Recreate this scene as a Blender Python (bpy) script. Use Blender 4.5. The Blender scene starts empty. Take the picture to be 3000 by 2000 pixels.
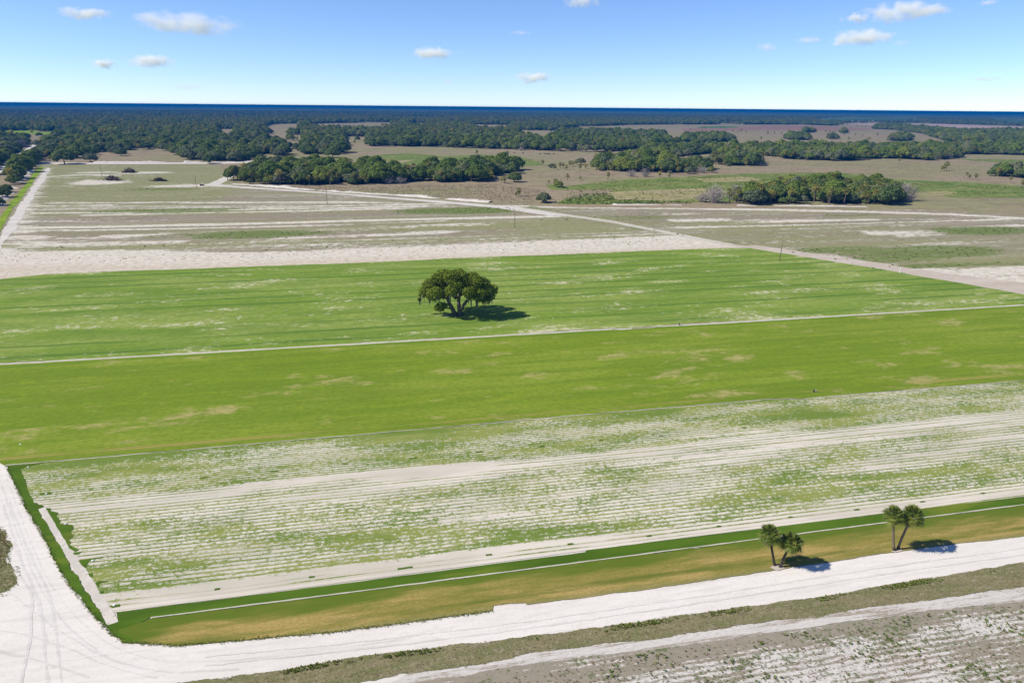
import bpy, bmesh, math, random
import numpy as np
from mathutils import Vector, Matrix

# ------------------------------------------------------------------ camera, sky, sun
scene = bpy.context.scene
CAM_H = 64.0
FPX = 2000.0                      # focal length in pixels of a 3000 x 2000 frame (24 mm on 36 mm)
YAW = math.radians(12.2)          # the sod rows run along world X
PITCH = math.atan((1000 - 314) / FPX)
ROLL = math.atan(28 / 3000.0)
_f = np.array([math.sin(YAW) * math.cos(PITCH), math.cos(YAW) * math.cos(PITCH), -math.sin(PITCH)])
_r = np.array([math.cos(YAW), -math.sin(YAW), 0.0])
_u = np.cross(_r, _f)
_c, _s = math.cos(ROLL), math.sin(ROLL)
R_AX, U_AX, F_AX = _c * _r + _s * _u, -_s * _r + _c * _u, _f

cam_data = bpy.data.cameras.new("camera")
cam_data.lens, cam_data.sensor_width = 24.0, 36.0
cam_data.clip_start, cam_data.clip_end = 0.5, 200000.0
cam = bpy.data.objects.new("camera", cam_data)
scene.collection.objects.link(cam)
cam.matrix_world = Matrix(((R_AX[0], U_AX[0], -F_AX[0], 0), (R_AX[1], U_AX[1], -F_AX[1], 0),
                           (R_AX[2], U_AX[2], -F_AX[2], CAM_H), (0, 0, 0, 1)))
scene.camera = cam

SUN_EL, SUN_SHADOW = math.radians(43), math.radians(-2.2)
world = bpy.data.worlds.new("World")
scene.world = world
world.use_nodes = True
wnt = world.node_tree
sky = wnt.nodes.new("ShaderNodeTexSky")
sky.sky_type = 'NISHITA'
sky.sun_disc = False
sky.sun_elevation = SUN_EL
sky.sun_rotation = math.atan2(-math.cos(SUN_SHADOW), -math.sin(SUN_SHADOW))
sky.altitude = 3000
sky.air_density, sky.dust_density, sky.ozone_density = 1.0, 0.1, 6.0
wnt.nodes["Background"].inputs["Strength"].default_value = 0.098
tint = wnt.nodes.new("ShaderNodeMix")
tint.data_type, tint.blend_type = 'RGBA', 'MULTIPLY'
tint.inputs[0].default_value = 1.0
tint.inputs[7].default_value = (0.96, 0.955, 1.05, 1.0)      # white balance of the photograph
wnt.links.new(sky.outputs[0], tint.inputs[6])
wnt.links.new(tint.outputs[2], wnt.nodes["Background"].inputs["Color"])

sun_data = bpy.data.lights.new("sun", 'SUN')
sun_data.energy, sun_data.angle, sun_data.color = 4.1, math.radians(0.53), (1.0, 0.925, 0.80)
sun = bpy.data.objects.new("sun", sun_data)
scene.collection.objects.link(sun)
sun_dir = Vector((math.cos(SUN_EL) * math.cos(SUN_SHADOW), math.cos(SUN_EL) * math.sin(SUN_SHADOW), -math.sin(SUN_EL)))
sun.rotation_euler = sun_dir.to_track_quat('-Z', 'Y').to_euler()
sun.location = (-200, 0, 300)

vs = scene.view_settings
vs.view_transform, vs.look, vs.exposure, vs.gamma, vs.use_curve_mapping = 'Standard', 'None', 0.68, 1.0, False
cy = scene.cycles
cy.use_denoising = True
cy.max_bounces, cy.diffuse_bounces, cy.glossy_bounces = 16, 4, 1
cy.transparent_max_bounces, cy.volume_bounces = 6, 14
cy.use_adaptive_sampling = False
cy.volume_max_steps = 96

# ------------------------------------------------------------------ helpers
rng = np.random.default_rng(11)
COL = scene.collection


def g(px, py, z=0.0):
    """Ground point (world x, y) seen at pixel px, py of the 3000 x 2000 photograph."""
    d = (px - 1500) * R_AX - (py - 1000) * U_AX + FPX * F_AX
    t = (z - CAM_H) / d[2]
    return np.array([d[0] * t, d[1] * t])


def gp(poly):
    return np.array([g(*p) for p in poly])


def to_px(xy):
    q = np.column_stack([xy, np.full(len(xy), -CAM_H)])
    z = q @ F_AX
    z = np.where(z < 1, 1, z)
    return 1500 + FPX * (q @ R_AX) / z, 1000 - FPX * (q @ U_AX) / z


def inside(poly, pts):
    """Even-odd test of pts (n,2) in poly (m,2)."""
    x, y = pts[:, 0], pts[:, 1]
    res = np.zeros(len(pts), bool)
    m = len(poly)
    for i in range(m):
        x0, y0 = poly[i]
        x1, y1 = poly[(i + 1) % m]
        if y0 == y1:
            continue
        c = ((y0 > y) != (y1 > y)) & (x < (x1 - x0) * (y - y0) / (y1 - y0) + x0)
        res ^= c
    return res


def seg_dist(pts, line):
    best = np.full(len(pts), 1e9)
    for a, b in zip(line[:-1], line[1:]):
        ab = b - a
        t = np.clip(((pts - a) @ ab) / max(ab @ ab, 1e-9), 0, 1)
        best = np.minimum(best, np.linalg.norm(pts - (a + t[:, None] * ab), axis=1))
    return best


def mesh_from(name, verts, faces, mats, fmat=None, smooth=False):
    me = bpy.data.meshes.new(name)
    verts = np.asarray(verts, dtype=np.float32)
    if isinstance(faces, np.ndarray):
        n, k = faces.shape
        me.vertices.add(len(verts)); me.vertices.foreach_set("co", verts.ravel())
        me.loops.add(n * k); me.loops.foreach_set("vertex_index", faces.astype(np.int32).ravel())
        me.polygons.add(n)
        me.polygons.foreach_set("loop_start", np.arange(0, n * k, k, dtype=np.int32))
        me.polygons.foreach_set("loop_total", np.full(n, k, dtype=np.int32))
    else:
        me.from_pydata(verts.tolist(), [], faces)
    for m in (mats if isinstance(mats, (list, tuple)) else [mats]):
        me.materials.append(m)
    if fmat is not None:
        me.polygons.foreach_set("material_index", np.asarray(fmat, dtype=np.int32))
    if smooth:
        me.polygons.foreach_set("use_smooth", np.ones(len(me.polygons), dtype=bool))
    me.update(calc_edges=True)
    return me


def add(name, me, parent=None, loc=(0, 0, 0), rz=0.0, sc=None, **props):
    o = bpy.data.objects.new(name, me)
    COL.objects.link(o)
    o.location = loc
    o.rotation_euler = (0, 0, rz)
    if sc is not None:
        o.scale = sc if hasattr(sc, '__len__') else (sc, sc, sc)
    if parent is not None:
        o.parent = parent
    for k, v in props.items():
        o[k] = v
    return o


class Buf:
    """Collects quads and triangles (as quads with a doubled corner avoided: two lists) of one mesh."""

    def __init__(self):
        self.v, self.f, self.m, self.n = [], [], [], 0

    def add(self, verts, faces, mat=0):
        verts = np.asarray(verts, float)
        self.v.append(verts)
        for f in faces:
            self.f.append([i + self.n for i in f]); self.m.append(mat)
        self.n += len(verts)

    def tube(self, pts, rads, k=7, mat=0, cap=True):
        pts = np.asarray(pts, float)
        rings = []
        for i, p in enumerate(pts):
            d = pts[min(i + 1, len(pts) - 1)] - pts[max(i - 1, 0)]
            d = d / (np.linalg.norm(d) + 1e-9)
            a = np.cross(d, [0.31, 0.95, 0.02] if abs(d[1]) < 0.9 else [1, 0, 0]); a /= np.linalg.norm(a)
            b = np.cross(d, a)
            th = np.arange(k) / k * 2 * math.pi
            rings.append(p + rads[i] * (np.cos(th)[:, None] * a + np.sin(th)[:, None] * b))
        f = []
        for i in range(len(pts) - 1):
            for j in range(k):
                f.append((i * k + j, i * k + (j + 1) % k, (i + 1) * k + (j + 1) % k, (i + 1) * k + j))
        if cap:
            f.append(tuple(range(k - 1, -1, -1))); f.append(tuple((len(pts) - 1) * k + j for j in range(k)))
        self.add(np.concatenate(rings), f, mat)

    def box(self, lo, hi, mat=0, rot=0.0, taper=1.0):
        lo, hi = np.array(lo, float), np.array(hi, float)
        c = (lo + hi) / 2
        v = []
        for z, t in ((lo[2], 1.0), (hi[2], taper)):
            for sx, sy in ((-1, -1), (1, -1), (1, 1), (-1, 1)):
                v.append((c[0] + sx * (hi[0] - lo[0]) / 2 * t, c[1] + sy * (hi[1] - lo[1]) / 2 * t, z))
        v = np.array(v)
        if rot:
            cr, sr = math.cos(rot), math.sin(rot)
            v[:, :2] = v[:, :2] @ np.array([[cr, sr], [-sr, cr]])
        self.add(v, [(3, 2, 1, 0), (4, 5, 6, 7), (0, 1, 5, 4), (1, 2, 6, 5), (2, 3, 7, 6), (3, 0, 4, 7)], mat)

    def mesh(self, name, mats, smooth=False):
        return mesh_from(name, np.concatenate(self.v), self.f, mats, self.m, smooth)


# ------------------------------------------------------------------ material helpers
class Mat:
    def __init__(self, name, rough=0.9, spec=0.02):
        self.mat = bpy.data.materials.new(name)
        self.mat.use_nodes = True
        self.nt = self.mat.node_tree
        self.bsdf = self.nt.nodes["Principled BSDF"]
        self.bsdf.inputs["Roughness"].default_value = rough
        self.bsdf.inputs["Specular IOR Level"].default_value = spec
        self._co = None

    def node(self, t, **kw):
        n = self.nt.nodes.new(t)
        for k, v in kw.items():
            setattr(n, k, v)
        return n

    def put(self, sock, v):
        if isinstance(v, bpy.types.NodeSocket):
            self.nt.links.new(v, sock)
        elif v is not None:
            if sock.type == 'RGBA' and len(v) == 3:
                v = (*v, 1.0)
            sock.default_value = v

    def co(self):
        if self._co is None:
            self._co = self.node("ShaderNodeTexCoord").outputs["Object"]
        return self._co

    def xyz(self, v=None):
        n = self.node("ShaderNodeSeparateXYZ"); self.put(n.inputs[0], v or self.co()); return n.outputs

    def m(self, op, a, b=None, c=None, clamp=False):
        n = self.node("ShaderNodeMath", operation=op, use_clamp=clamp)
        self.put(n.inputs[0], a)
        if b is not None: self.put(n.inputs[1], b)
        if c is not None: self.put(n.inputs[2], c)
        return n.outputs[0]

    def step(self, x, a, b, lo=0.0, hi=1.0):
        n = self.node("ShaderNodeMapRange", interpolation_type='SMOOTHSTEP')
        self.put(n.inputs["Value"], x); self.put(n.inputs["From Min"], a); self.put(n.inputs["From Max"], b)
        n.inputs["To Min"].default_value = lo; n.inputs["To Max"].default_value = hi
        return n.outputs["Result"]

    def noise(self, sx, sy=None, detail=3.0, rough=0.55, off=0.0, sz=None, dist=0.0, vec=None):
        mp = self.node("ShaderNodeMapping")
        self.put(mp.inputs["Vector"], vec or self.co())
        sy = sx if sy is None else sy
        mp.inputs["Scale"].default_value = (sx, sy, sx if sz is None else sz)
        mp.inputs["Location"].default_value = (off * 1.7, off * 3.1, off * 0.3)
        n = self.node("ShaderNodeTexNoise")
        n.inputs["Scale"].default_value = 1.0; n.inputs["Detail"].default_value = detail
        n.inputs["Roughness"].default_value = rough; n.inputs["Distortion"].default_value = dist
        self.put(n.inputs["Vector"], mp.outputs[0])
        return n.outputs[0]

    def mix(self, f, a, b, mode='MIX'):
        n = self.node("ShaderNodeMix", data_type='RGBA', blend_type=mode)
        self.put(n.inputs[0], f); self.put(n.inputs[6], a); self.put(n.inputs[7], b)
        return n.outputs[2]

    def attr(self, name):
        n = self.node("ShaderNodeAttribute", attribute_name=name); return n.outputs["Fac"]

    def rand(self):
        return self.node("ShaderNodeObjectInfo").outputs["Random"]

    def bump(self, h, strength=0.5, dist=0.1):
        n = self.node("ShaderNodeBump")
        n.inputs["Strength"].default_value = strength; n.inputs["Distance"].default_value = dist
        self.put(n.inputs["Height"], h); self.nt.links.new(n.outputs[0], self.bsdf.inputs["Normal"])

    def done(self, col):
        self.put(self.bsdf.inputs["Base Color"], col); return self.mat


def plain(name, col, rough=0.8, var=0.25, scale=3.0):
    M = Mat(name, rough, 0.3 if rough < 0.6 else 0.05)
    n = M.noise(scale, detail=4)
    return M.done(M.mix(n, [c * (1 - var) for c in col], [min(1, c * (1 + var)) for c in col]))


SANDW = (0.58, 0.545, 0.50)


def mat_sand(name, a, b, streak=0.35):
    M = Mat(name, 0.95, 0.02)
    n1 = M.noise(0.03, 0.12, 4); n2 = M.noise(0.25, 1.3, 4, off=3); n3 = M.noise(2.2, 3.0, 3, off=8)
    t = M.m('ADD', M.m('MULTIPLY', n1, 0.5), M.m('MULTIPLY', n2, 0.5))
    c = M.mix(M.step(t, 0.38, 0.62), a, b)
    c = M.mix(M.m('MULTIPLY', M.step(n3, 0.5, 0.68), streak), c, [x * 0.80 for x in a])
    n4 = M.noise(0.06, 0.9, 4, 0.65, off=13)
    c = M.mix(M.m('MULTIPLY', M.step(n4, 0.52, 0.66), 0.45), c, [x * 0.86 for x in a])
    M.bump(n3, 0.25, 0.08)
    return M.done(c)


def mat_mid_sod():
    M = Mat("turf_smooth", 0.85)
    n1 = M.noise(0.012, 0.05, 4); n2 = M.noise(0.03, 0.22, 5, 0.65, off=2); n3 = M.noise(0.07, 0.15, 5, 0.65, off=5)
    n4 = M.noise(0.8, 0.8, 5, 0.75, off=9); n6 = M.noise(0.015, 0.30, 4, 0.6, off=29)
    c = M.mix(M.step(n1, 0.42, 0.58), (0.162, 0.232, 0.018), (0.200, 0.262, 0.030))
    c = M.mix(M.m('MULTIPLY', M.step(n2, 0.44, 0.60), 0.60), c, (0.118, 0.190, 0.016))
    c = M.mix(M.m('MULTIPLY', M.step(n6, 0.46, 0.60), 0.45), c, (0.118, 0.185, 0.017))
    c = M.mix(M.m('MULTIPLY', M.step(M.m('ADD', n3, M.m('MULTIPLY', M.m('MAXIMUM', M.step(M.noise(0.012, 0.03, 2, off=61), 0.42, 0.58), M.step(M.xyz()[0], 10, 90)), 0.06)), 0.585, 0.74), 0.95), c, (0.36, 0.315, 0.125))
    n5 = M.noise(0.13, 0.22, 5, 0.7, off=15)
    c = M.mix(M.m('MULTIPLY', M.step(n5, 0.56, 0.68), 0.6), c, (0.200, 0.275, 0.020))
    c = M.mix(M.m('MULTIPLY', M.step(n4, 0.42, 0.62), 0.42), c, (0.090, 0.150, 0.012))
    y = M.xyz()[1]
    # dry headland strip beside the harvested field, and the mown margin
    dry = M.m('MULTIPLY', M.step(M.m('ABSOLUTE', M.m('SUBTRACT', y, 132.6)), 1.0, 0.3),
              M.step(M.noise(0.03, 0.3, 3, off=21), 0.40, 0.55))
    c = M.mix(M.m('MULTIPLY', dry, 0.75), c, (0.30, 0.25, 0.075))
    ln = M.step(M.m('ABSOLUTE', M.m('SUBTRACT', M.m('FRACT', M.m('DIVIDE', y, 0.72)), 0.5)), 0.28, 0.08)
    ln = M.m('MULTIPLY', ln, M.step(y, 142, 131, 0.30, 0.62))
    c = M.mix(ln, c, (0.11, 0.135, 0.02))
    edge = M.step(M.m('ABSOLUTE', M.m('SUBTRACT', y, 186.2)), 1.0, 0.5)
    c = M.mix(M.m('MULTIPLY', edge, 0.6), c, (0.10, 0.18, 0.014))
    M.bump(n4, 0.35, 0.05)
    return M.done(c)


def mat_upper_sod():
    M = Mat("turf_striped", 0.85)
    X, Y, _ = M.xyz()
    wob = M.m('MULTIPLY', M.m('SUBTRACT', M.noise(0.012, 0.02, 3), 0.5), 6.0)
    ph = M.m('DIVIDE', M.m('ADD', Y, wob), 8.6)
    fr = M.m('ABSOLUTE', M.m('SUBTRACT', M.m('FRACT', ph), 0.5))
    n1 = M.noise(0.012, 0.06, 4); n2 = M.noise(0.03, 0.12, 5, 0.65, off=4)
    c = M.mix(M.step(n1, 0.42, 0.58), (0.158, 0.235, 0.034), (0.215, 0.275, 0.060))
    c = M.mix(M.m('MULTIPLY', M.step(n2, 0.45, 0.6), 0.55), c, (0.118, 0.190, 0.032))
    st = M.m('MULTIPLY', M.step(fr, 0.15, 0.05), M.step(M.noise(0.006, 0.12, 3, off=12), 0.40, 0.50))
    c = M.mix(M.m('MULTIPLY', st, 0.85), c, (0.072, 0.145, 0.024))
    n4 = M.noise(0.5, 0.5, 5, 0.75, off=9)
    c = M.mix(M.m('MULTIPLY', M.step(n4, 0.42, 0.60), 0.38), c, (0.088, 0.15, 0.02))
    # bare sandy flecks in streaky clusters, denser by the south margin
    big = M.noise(0.03, 0.10, 5, 0.65, off=7)
    fine = M.noise(0.45, 0.5, 5, 0.8, off=17)
    south = M.m('MULTIPLY', M.step(Y, 199, 189), 0.12)
    k = M.m('ADD', M.m('MULTIPLY_ADD', big, 2.2, -1.1), M.m('ADD', south, M.m('MULTIPLY_ADD', fine, 2.4, -1.2)))
    halo = M.step(M.m('ADD', M.m('MULTIPLY_ADD', big, 2.2, -1.1), south), 0.02, 0.40)
    c = M.mix(M.m('MULTIPLY', halo, 0.40), c, (0.29, 0.315, 0.10))
    c = M.mix(M.m('MULTIPLY', M.step(k, 0.22, 0.58), 0.85), c, (0.47, 0.455, 0.31))
    return M.done(c)


def mat_harvest():
    """White sand with the thin ribbons of grass a sod harvester leaves, and regrowth between them."""
    M = Mat("harvested_sod", 0.92, 0.02)
    X, Y, _ = M.xyz()
    wob = M.m('MULTIPLY', M.m('SUBTRACT', M.noise(0.02, 0.05, 2), 0.5), 1.4)
    upper = M.step(Y, 112.9, 113.1)
    ph = M.m('DIVIDE', M.m('ADD', Y, wob), M.m('MULTIPLY_ADD', upper, -0.18, 0.98))
    fr = M.m('ABSOLUTE', M.m('SUBTRACT', M.m('FRACT', ph), 0.5))
    # cover by band: thin in the bare middle band, lush towards both margins
    ramp = M.node("ShaderNodeValToRGB")
    M.put(ramp.inputs[0], M.m('DIVIDE', M.m('SUBTRACT', M.m('ADD', Y, M.m('MULTIPLY', wob, 3.0)), 83.5), 46.5))
    els = ramp.color_ramp.elements
    stops = [(0.0, 0.05), (0.065, 0.12), (0.09, 0.86), (0.20, 0.78), (0.29, 0.62), (0.40, 0.70), (0.50, 0.62), (0.57, 0.42),
             (0.635, 0.06), (0.67, 0.62), (0.76, 0.80), (0.86, 0.78), (0.95, 0.85), (0.985, 1.0)]
    els[0].position, els[0].color = stops[0][0], (stops[0][1],) * 3 + (1,)
    els[1].position, els[1].color = stops[-1][0], (stops[-1][1],) * 3 + (1,)
    for p, v in stops[1:-1]:
        e = els.new(p); e.color = (v, v, v, 1)
    patch = M.m('MULTIPLY_ADD', M.noise(0.035, 0.15, 4, 0.6, off=3), 2.6, -1.3)
    cov = M.m('ADD', ramp.outputs[0], M.m('MULTIPLY', patch, 0.8))
    row_n = M.m('MULTIPLY_ADD', M.noise(0.006, 0.9, 4, 0.5, off=6), 3.0, -1.5)
    width = M.m('MULTIPLY_ADD', M.m('ADD', cov, M.m('MULTIPLY', row_n, 0.8)), M.m('MULTIPLY_ADD', upper, 0.07, 0.13), 0.085)
    rib = M.step(fr, M.m('ADD', width, 0.07), M.m('SUBTRACT', width, 0.02))
    rib = M.m('MULTIPLY', rib, M.step(M.m('ADD', row_n, M.m('MULTIPLY', cov, 0.9)), 0.0, 0.30))
    brk = M.step(M.noise(1.0, 1.4, 5, 0.8, off=31), 0.42, 0.52)
    rib = M.m('MULTIPLY', rib, M.m('MULTIPLY_ADD', brk, 0.45, 0.55))
    clump = M.noise(1.5, 1.9, 5, 0.82, off=11)
    thr = M.m('SUBTRACT', 0.685, M.m('MULTIPLY', cov, 0.285))
    cl = M.step(clump, thr, M.m('ADD', thr, 0.06))
    grass = M.m('MAXIMUM', rib, cl)
    n1 = M.noise(0.05, 0.2, 4, off=14)
    sand = M.mix(M.step(n1, 0.40, 0.60), (0.485, 0.447, 0.375), (0.56, 0.515, 0.44))
    sand = M.mix(M.m('MULTIPLY', M.step(M.noise(0.02, 0.06, 3, off=19), 0.52, 0.66), 0.45), sand, (0.38, 0.36, 0.285))
    gcol = M.mix(M.step(M.noise(0.06, 0.25, 3, off=23), 0.4, 0.6), (0.105, 0.168, 0.014), (0.190, 0.225, 0.042))
    c = M.mix(M.m('MULTIPLY', grass, 0.95), sand, gcol)
    # tyre lines along the cut edge
    tl = M.m('MULTIPLY', M.step(Y, 86.4, 85.6), M.step(M.m('ABSOLUTE', M.m('SUBTRACT', M.m('FRACT', M.m('DIVIDE', Y, 0.85)), 0.5)), 0.09, 0.04))
    c = M.mix(M.m('MULTIPLY', tl, 0.5), c, (0.27, 0.22, 0.14))
    M.bump(M.m('ADD', grass, M.m('MULTIPLY', clump, 0.5)), 0.35, 0.06)
    return M.done(c)


def mat_dark_strip():
    M = Mat("turf_dark", 0.85)
    n1 = M.noise(0.05, 0.25, 4); n2 = M.noise(1.5, 4, 3, off=4); n3 = M.noise(0.04, 0.22, 4, off=8)
    c = M.mix(M.step(n1, 0.35, 0.65), (0.052, 0.100, 0.010), (0.078, 0.140, 0.013))
    c = M.mix(M.m('MULTIPLY', M.step(n3, 0.55, 0.72), 0.6), c, (0.185, 0.20, 0.03))
    c = M.mix(M.m('MULTIPLY', n2, 0.3), c, (0.045, 0.09, 0.01))
    M.bump(n2, 0.3, 0.05)
    return M.done(c)


def mat_olive_strip():
    """Burnt verge between the sod and the road: green at the top, orange-tan straw below, streaky."""
    M = Mat("verge_straw", 0.9)
    X, Y, _ = M.xyz()
    n1 = M.noise(0.07, 0.4, 5, 0.62); n2 = M.noise(0.30, 1.6, 5, 0.7, off=5); n3 = M.noise(2.2, 2.8, 5, 0.78, off=9)
    west = M.m('MULTIPLY', M.step(X, -22, -34), 3.0)
    h = M.step(M.m('ADD', M.m('ADD', Y, west), M.m('MULTIPLY', M.m('SUBTRACT', n1, 0.5), 7.0)), 80.6, 77.2, 0, 1)
    c = M.mix(h, (0.080, 0.135, 0.012), (0.245, 0.205, 0.055))
    c = M.mix(M.m('MULTIPLY', M.m('MULTIPLY', M.step(n2, 0.42, 0.60), M.m('MULTIPLY_ADD', h, 0.75, 0.25)), 0.65), c, (0.150, 0.158, 0.030))
    c = M.mix(M.m('MULTIPLY', M.m('MULTIPLY', M.step(M.noise(0.05, 0.35, 5, 0.65, off=13), 0.46, 0.60), h), 0.75), c, (0.40, 0.285, 0.105))
    band = M.step(M.m('ABSOLUTE', M.m('SUBTRACT', Y, M.m('ADD', 75.9, M.m('MULTIPLY', M.m('SUBTRACT', M.noise(0.03, 0.03, 2, off=33), 0.5), 2.0)))), 0.75, 0.15)
    c = M.mix(M.m('MULTIPLY', band, M.step(n1, 0.3, 0.6, 0.0, 0.85)), c, (0.085, 0.125, 0.016))
    low = M.step(Y, 75.0, 74.0)
    c = M.mix(M.m('MULTIPLY', low, 0.55), c, (0.205, 0.20, 0.085))
    c = M.mix(M.m('MULTIPLY', M.step(n3, 0.4, 0.65), 0.45), c, (0.13, 0.11, 0.028))
    M.bump(n3, 0.4, 0.06)
    return M.done(c)


def mat_dry_verge():
    M = Mat("verge_dry_grass", 0.95)
    n1 = M.noise(0.15, 0.5, 4, 0.6); n2 = M.noise(1.1, 1.8, 5, 0.72, off=4); n3 = M.noise(5, 6, 3, 0.7, off=7)
    c = M.mix(M.step(n1, 0.42, 0.58), (0.215, 0.185, 0.105), (0.165, 0.165, 0.075))
    c = M.mix(M.step(n2, 0.5, 0.64), c, (0.27, 0.235, 0.155))
    c = M.mix(M.m('MULTIPLY', M.step(n3, 0.42, 0.62), 0.65), c, (0.10, 0.10, 0.045))
    c = M.mix(M.m('MULTIPLY', M.step(M.noise(0.5, 1.2, 4, 0.7, off=21), 0.60, 0.68), 0.6), c, (0.11, 0.15, 0.03))
    M.bump(n3, 0.6, 0.12)
    return M.done(c)


def mat_weedy():
    """Old sod ground south of the track: grey-brown stubble rows over white sand with weeds."""
    M = Mat("weedy_rows", 0.95)
    X, Y, _ = M.xyz()
    wob = M.m('MULTIPLY', M.m('SUBTRACT', M.noise(0.15, 0.3, 3), 0.5), 0.9)
    fr = M.m('ABSOLUTE', M.m('SUBTRACT', M.m('FRACT', M.m('DIVIDE', M.m('ADD', Y, wob), 0.85)), 0.5))
    big = M.noise(0.10, 0.28, 4, 0.6, off=3)
    mid = M.noise(1.3, 4.0, 5, 0.75, off=6)
    k = M.m('ADD', M.m('MULTIPLY_ADD', M.step(fr, 0.40, 0.08), 0.34, -0.17), M.m('ADD', M.m('MULTIPLY_ADD', mid, 1.9, -0.95), M.m('MULTIPLY_ADD', big, 2.2, -1.1)))
    k = M.m('ADD', k, M.step(Y, 58.5, 62.0, 0.0, 0.35))
    stub = M.step(k, -0.14, 0.12)
    sand = M.mix(M.step(M.noise(1.5, 3, 3, off=9), .4, .6), (0.44, 0.415, 0.38), (0.54, 0.51, 0.475))
    scol = M.mix(M.noise(0.8, 1.4, 4, off=12), (0.165, 0.145, 0.105), (0.27, 0.235, 0.175))
    c = M.mix(M.m('MULTIPLY', stub, 0.9), sand, scol)
    g1 = M.step(M.m('ADD', M.m('MULTIPLY', M.noise(1.6, 2.0, 4, 0.72, off=15), 0.8), M.m('MULTIPLY', M.noise(0.12, 0.3, 3, off=18), 0.45)), 0.665, 0.72)
    c = M.mix(M.m('MULTIPLY', g1, 0.75), c, (0.075, 0.11, 0.03))
    M.bump(mid, 0.5, 0.1)
    return M.done(c)


def mat_rough_track():
    """Seldom used track: sand with stubble lines and drifted straw."""
    M = Mat("rough_track_sand", 0.95, 0.02)
    X, Y, _ = M.xyz()
    n1 = M.noise(0.10, 1.6, 5, 0.68, off=2); n2 = M.noise(1.2, 3.5, 4, 0.75, off=6)
    c = M.mix(M.step(n2, 0.38, 0.62), (0.43, 0.405, 0.37), (0.54, 0.51, 0.475))
    k = M.m('ADD', M.m('MULTIPLY_ADD', n1, 2.0, -1.0), M.m('MULTIPLY_ADD', n2, 1.2, -0.6))
    c = M.mix(M.m('MULTIPLY', M.step(k, 0.04, 0.22), 0.85), c, (0.25, 0.21, 0.155))
    M.bump(n2, 0.4, 0.08)
    return M.done(c)


def mat_strip():
    """Bare harvested strip with a few green sprigs."""
    M = Mat("strip_sand", 0.95, 0.02)
    n1 = M.noise(0.4, 0.4, 4, off=2); n2 = M.noise(2.2, 2.2, 5, 0.8, off=6)
    c = M.mix(M.step(n1, 0.4, 0.6), (0.47, 0.435, 0.38), (0.55, 0.51, 0.455))
    c = M.mix(M.step(M.m('ADD', n2, M.m('MULTIPLY_ADD', n1, 0.6, -0.3)), 0.60, 0.68), c, (0.12, 0.17, 0.02))
    return M.done(c)


def mat_fallow():
    """Fallow sod ground: sandy, olive and brown streaks along the old rows; masks from vertex attributes."""
    M = Mat("fallow_ground", 0.95)
    X, Y, _ = M.xyz()
    n1 = M.noise(0.004, 0.045, 5, 0.6); n2 = M.noise(0.014, 0.13, 5, 0.65, off=4); n3 = M.noise(0.25, 0.32, 5, 0.78, off=9)
    n4 = M.noise(0.010, 0.10, 5, 0.6, off=27)
    c = M.mix(M.step(n1, 0.42, 0.58), (0.250, 0.215, 0.155), (0.245, 0.240, 0.125))
    c = M.mix(M.m('MULTIPLY', M.step(n2, 0.46, 0.60), 0.55), c, (0.175, 0.155, 0.105))
    c = M.mix(M.m('MULTIPLY', M.step(n4, 0.50, 0.62), 0.55), c, (0.33, 0.30, 0.235))
    ol = M.m('MULTIPLY', M.attr("olive"), M.m('MULTIPLY_ADD', n2, 0.9, 0.25), clamp=True)
    c = M.mix(ol, c, (0.215, 0.225, 0.092))
    s = M.attr("sand")
    sm = M.m('ADD', M.m('MULTIPLY', s, 0.72), M.m('ADD', M.m('MULTIPLY', M.m('SUBTRACT', n2, 0.5), 2.4), M.m('MULTIPLY', M.m('SUBTRACT', n3, 0.5), 1.9)))
    sm = M.step(sm, 0.14, 0.66)
    sand = M.mix(M.step(n3, .4, .6), (0.535, 0.495, 0.42), (0.60, 0.56, 0.485))
    sand = M.mix(M.m('MULTIPLY', M.attr("tan"), M.step(n2, 0.35, 0.55, 0.6, 1.0)), sand, (0.52, 0.45, 0.36))
    c = M.mix(M.m('MULTIPLY', sm, 0.96), c, sand)
    gm = M.m('ADD', M.attr("green"), M.m('ADD', M.m('MULTIPLY', M.m('SUBTRACT', n3, 0.5), 2.2), M.m('MULTIPLY', M.m('SUBTRACT', n2, 0.5), 1.6)))
    gm = M.step(gm, 0.52, 0.74)
    gcol = M.mix(n3, (0.075, 0.135, 0.026), (0.155, 0.19, 0.045))
    c = M.mix(M.m('MULTIPLY', gm, 0.85), c, gcol)
    n5 = M.noise(0.40, 0.45, 5, 0.8, off=50)
    c = M.mix(M.m('MULTIPLY', M.step(n5, 0.46, 0.60), 0.34), c, (0.115, 0.105, 0.062))
    sp = M.noise(0.30, 0.55, 3, 0.75, off=40)
    c = M.mix(M.m('MULTIPLY', M.step(sp, 0.66, 0.72), M.step(M.noise(0.02, 0.06, 3, off=44), 0.42, 0.6, 0.0, 0.8)), c, (0.085, 0.105, 0.035))
    return M.done(c)


def mat_pasture():
    M = Mat("pasture", 0.95)
    n1 = M.noise(0.0035, 0.007, 5, 0.6); n2 = M.noise(0.03, 0.07, 5, 0.65, off=4); n3 = M.noise(0.14, 0.14, 5, 0.8, off=9)
    c = M.mix(M.step(n1, 0.44, 0.56), (0.262, 0.212, 0.140), (0.225, 0.215, 0.108))
    c = M.mix(M.m('MULTIPLY', M.step(n2, 0.46, 0.6), 0.55), c, (0.185, 0.148, 0.105))
    c = M.mix(M.m('MULTIPLY', M.step(n3, 0.5, 0.64), 0.5), c, (0.33, 0.28, 0.185))
    c = M.mix(M.m('MULTIPLY', M.step(M.noise(0.2, 0.2, 5, 0.8, off=19), 0.52, 0.64), 0.5), c, (0.13, 0.115, 0.065))
    return M.done(c)


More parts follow.
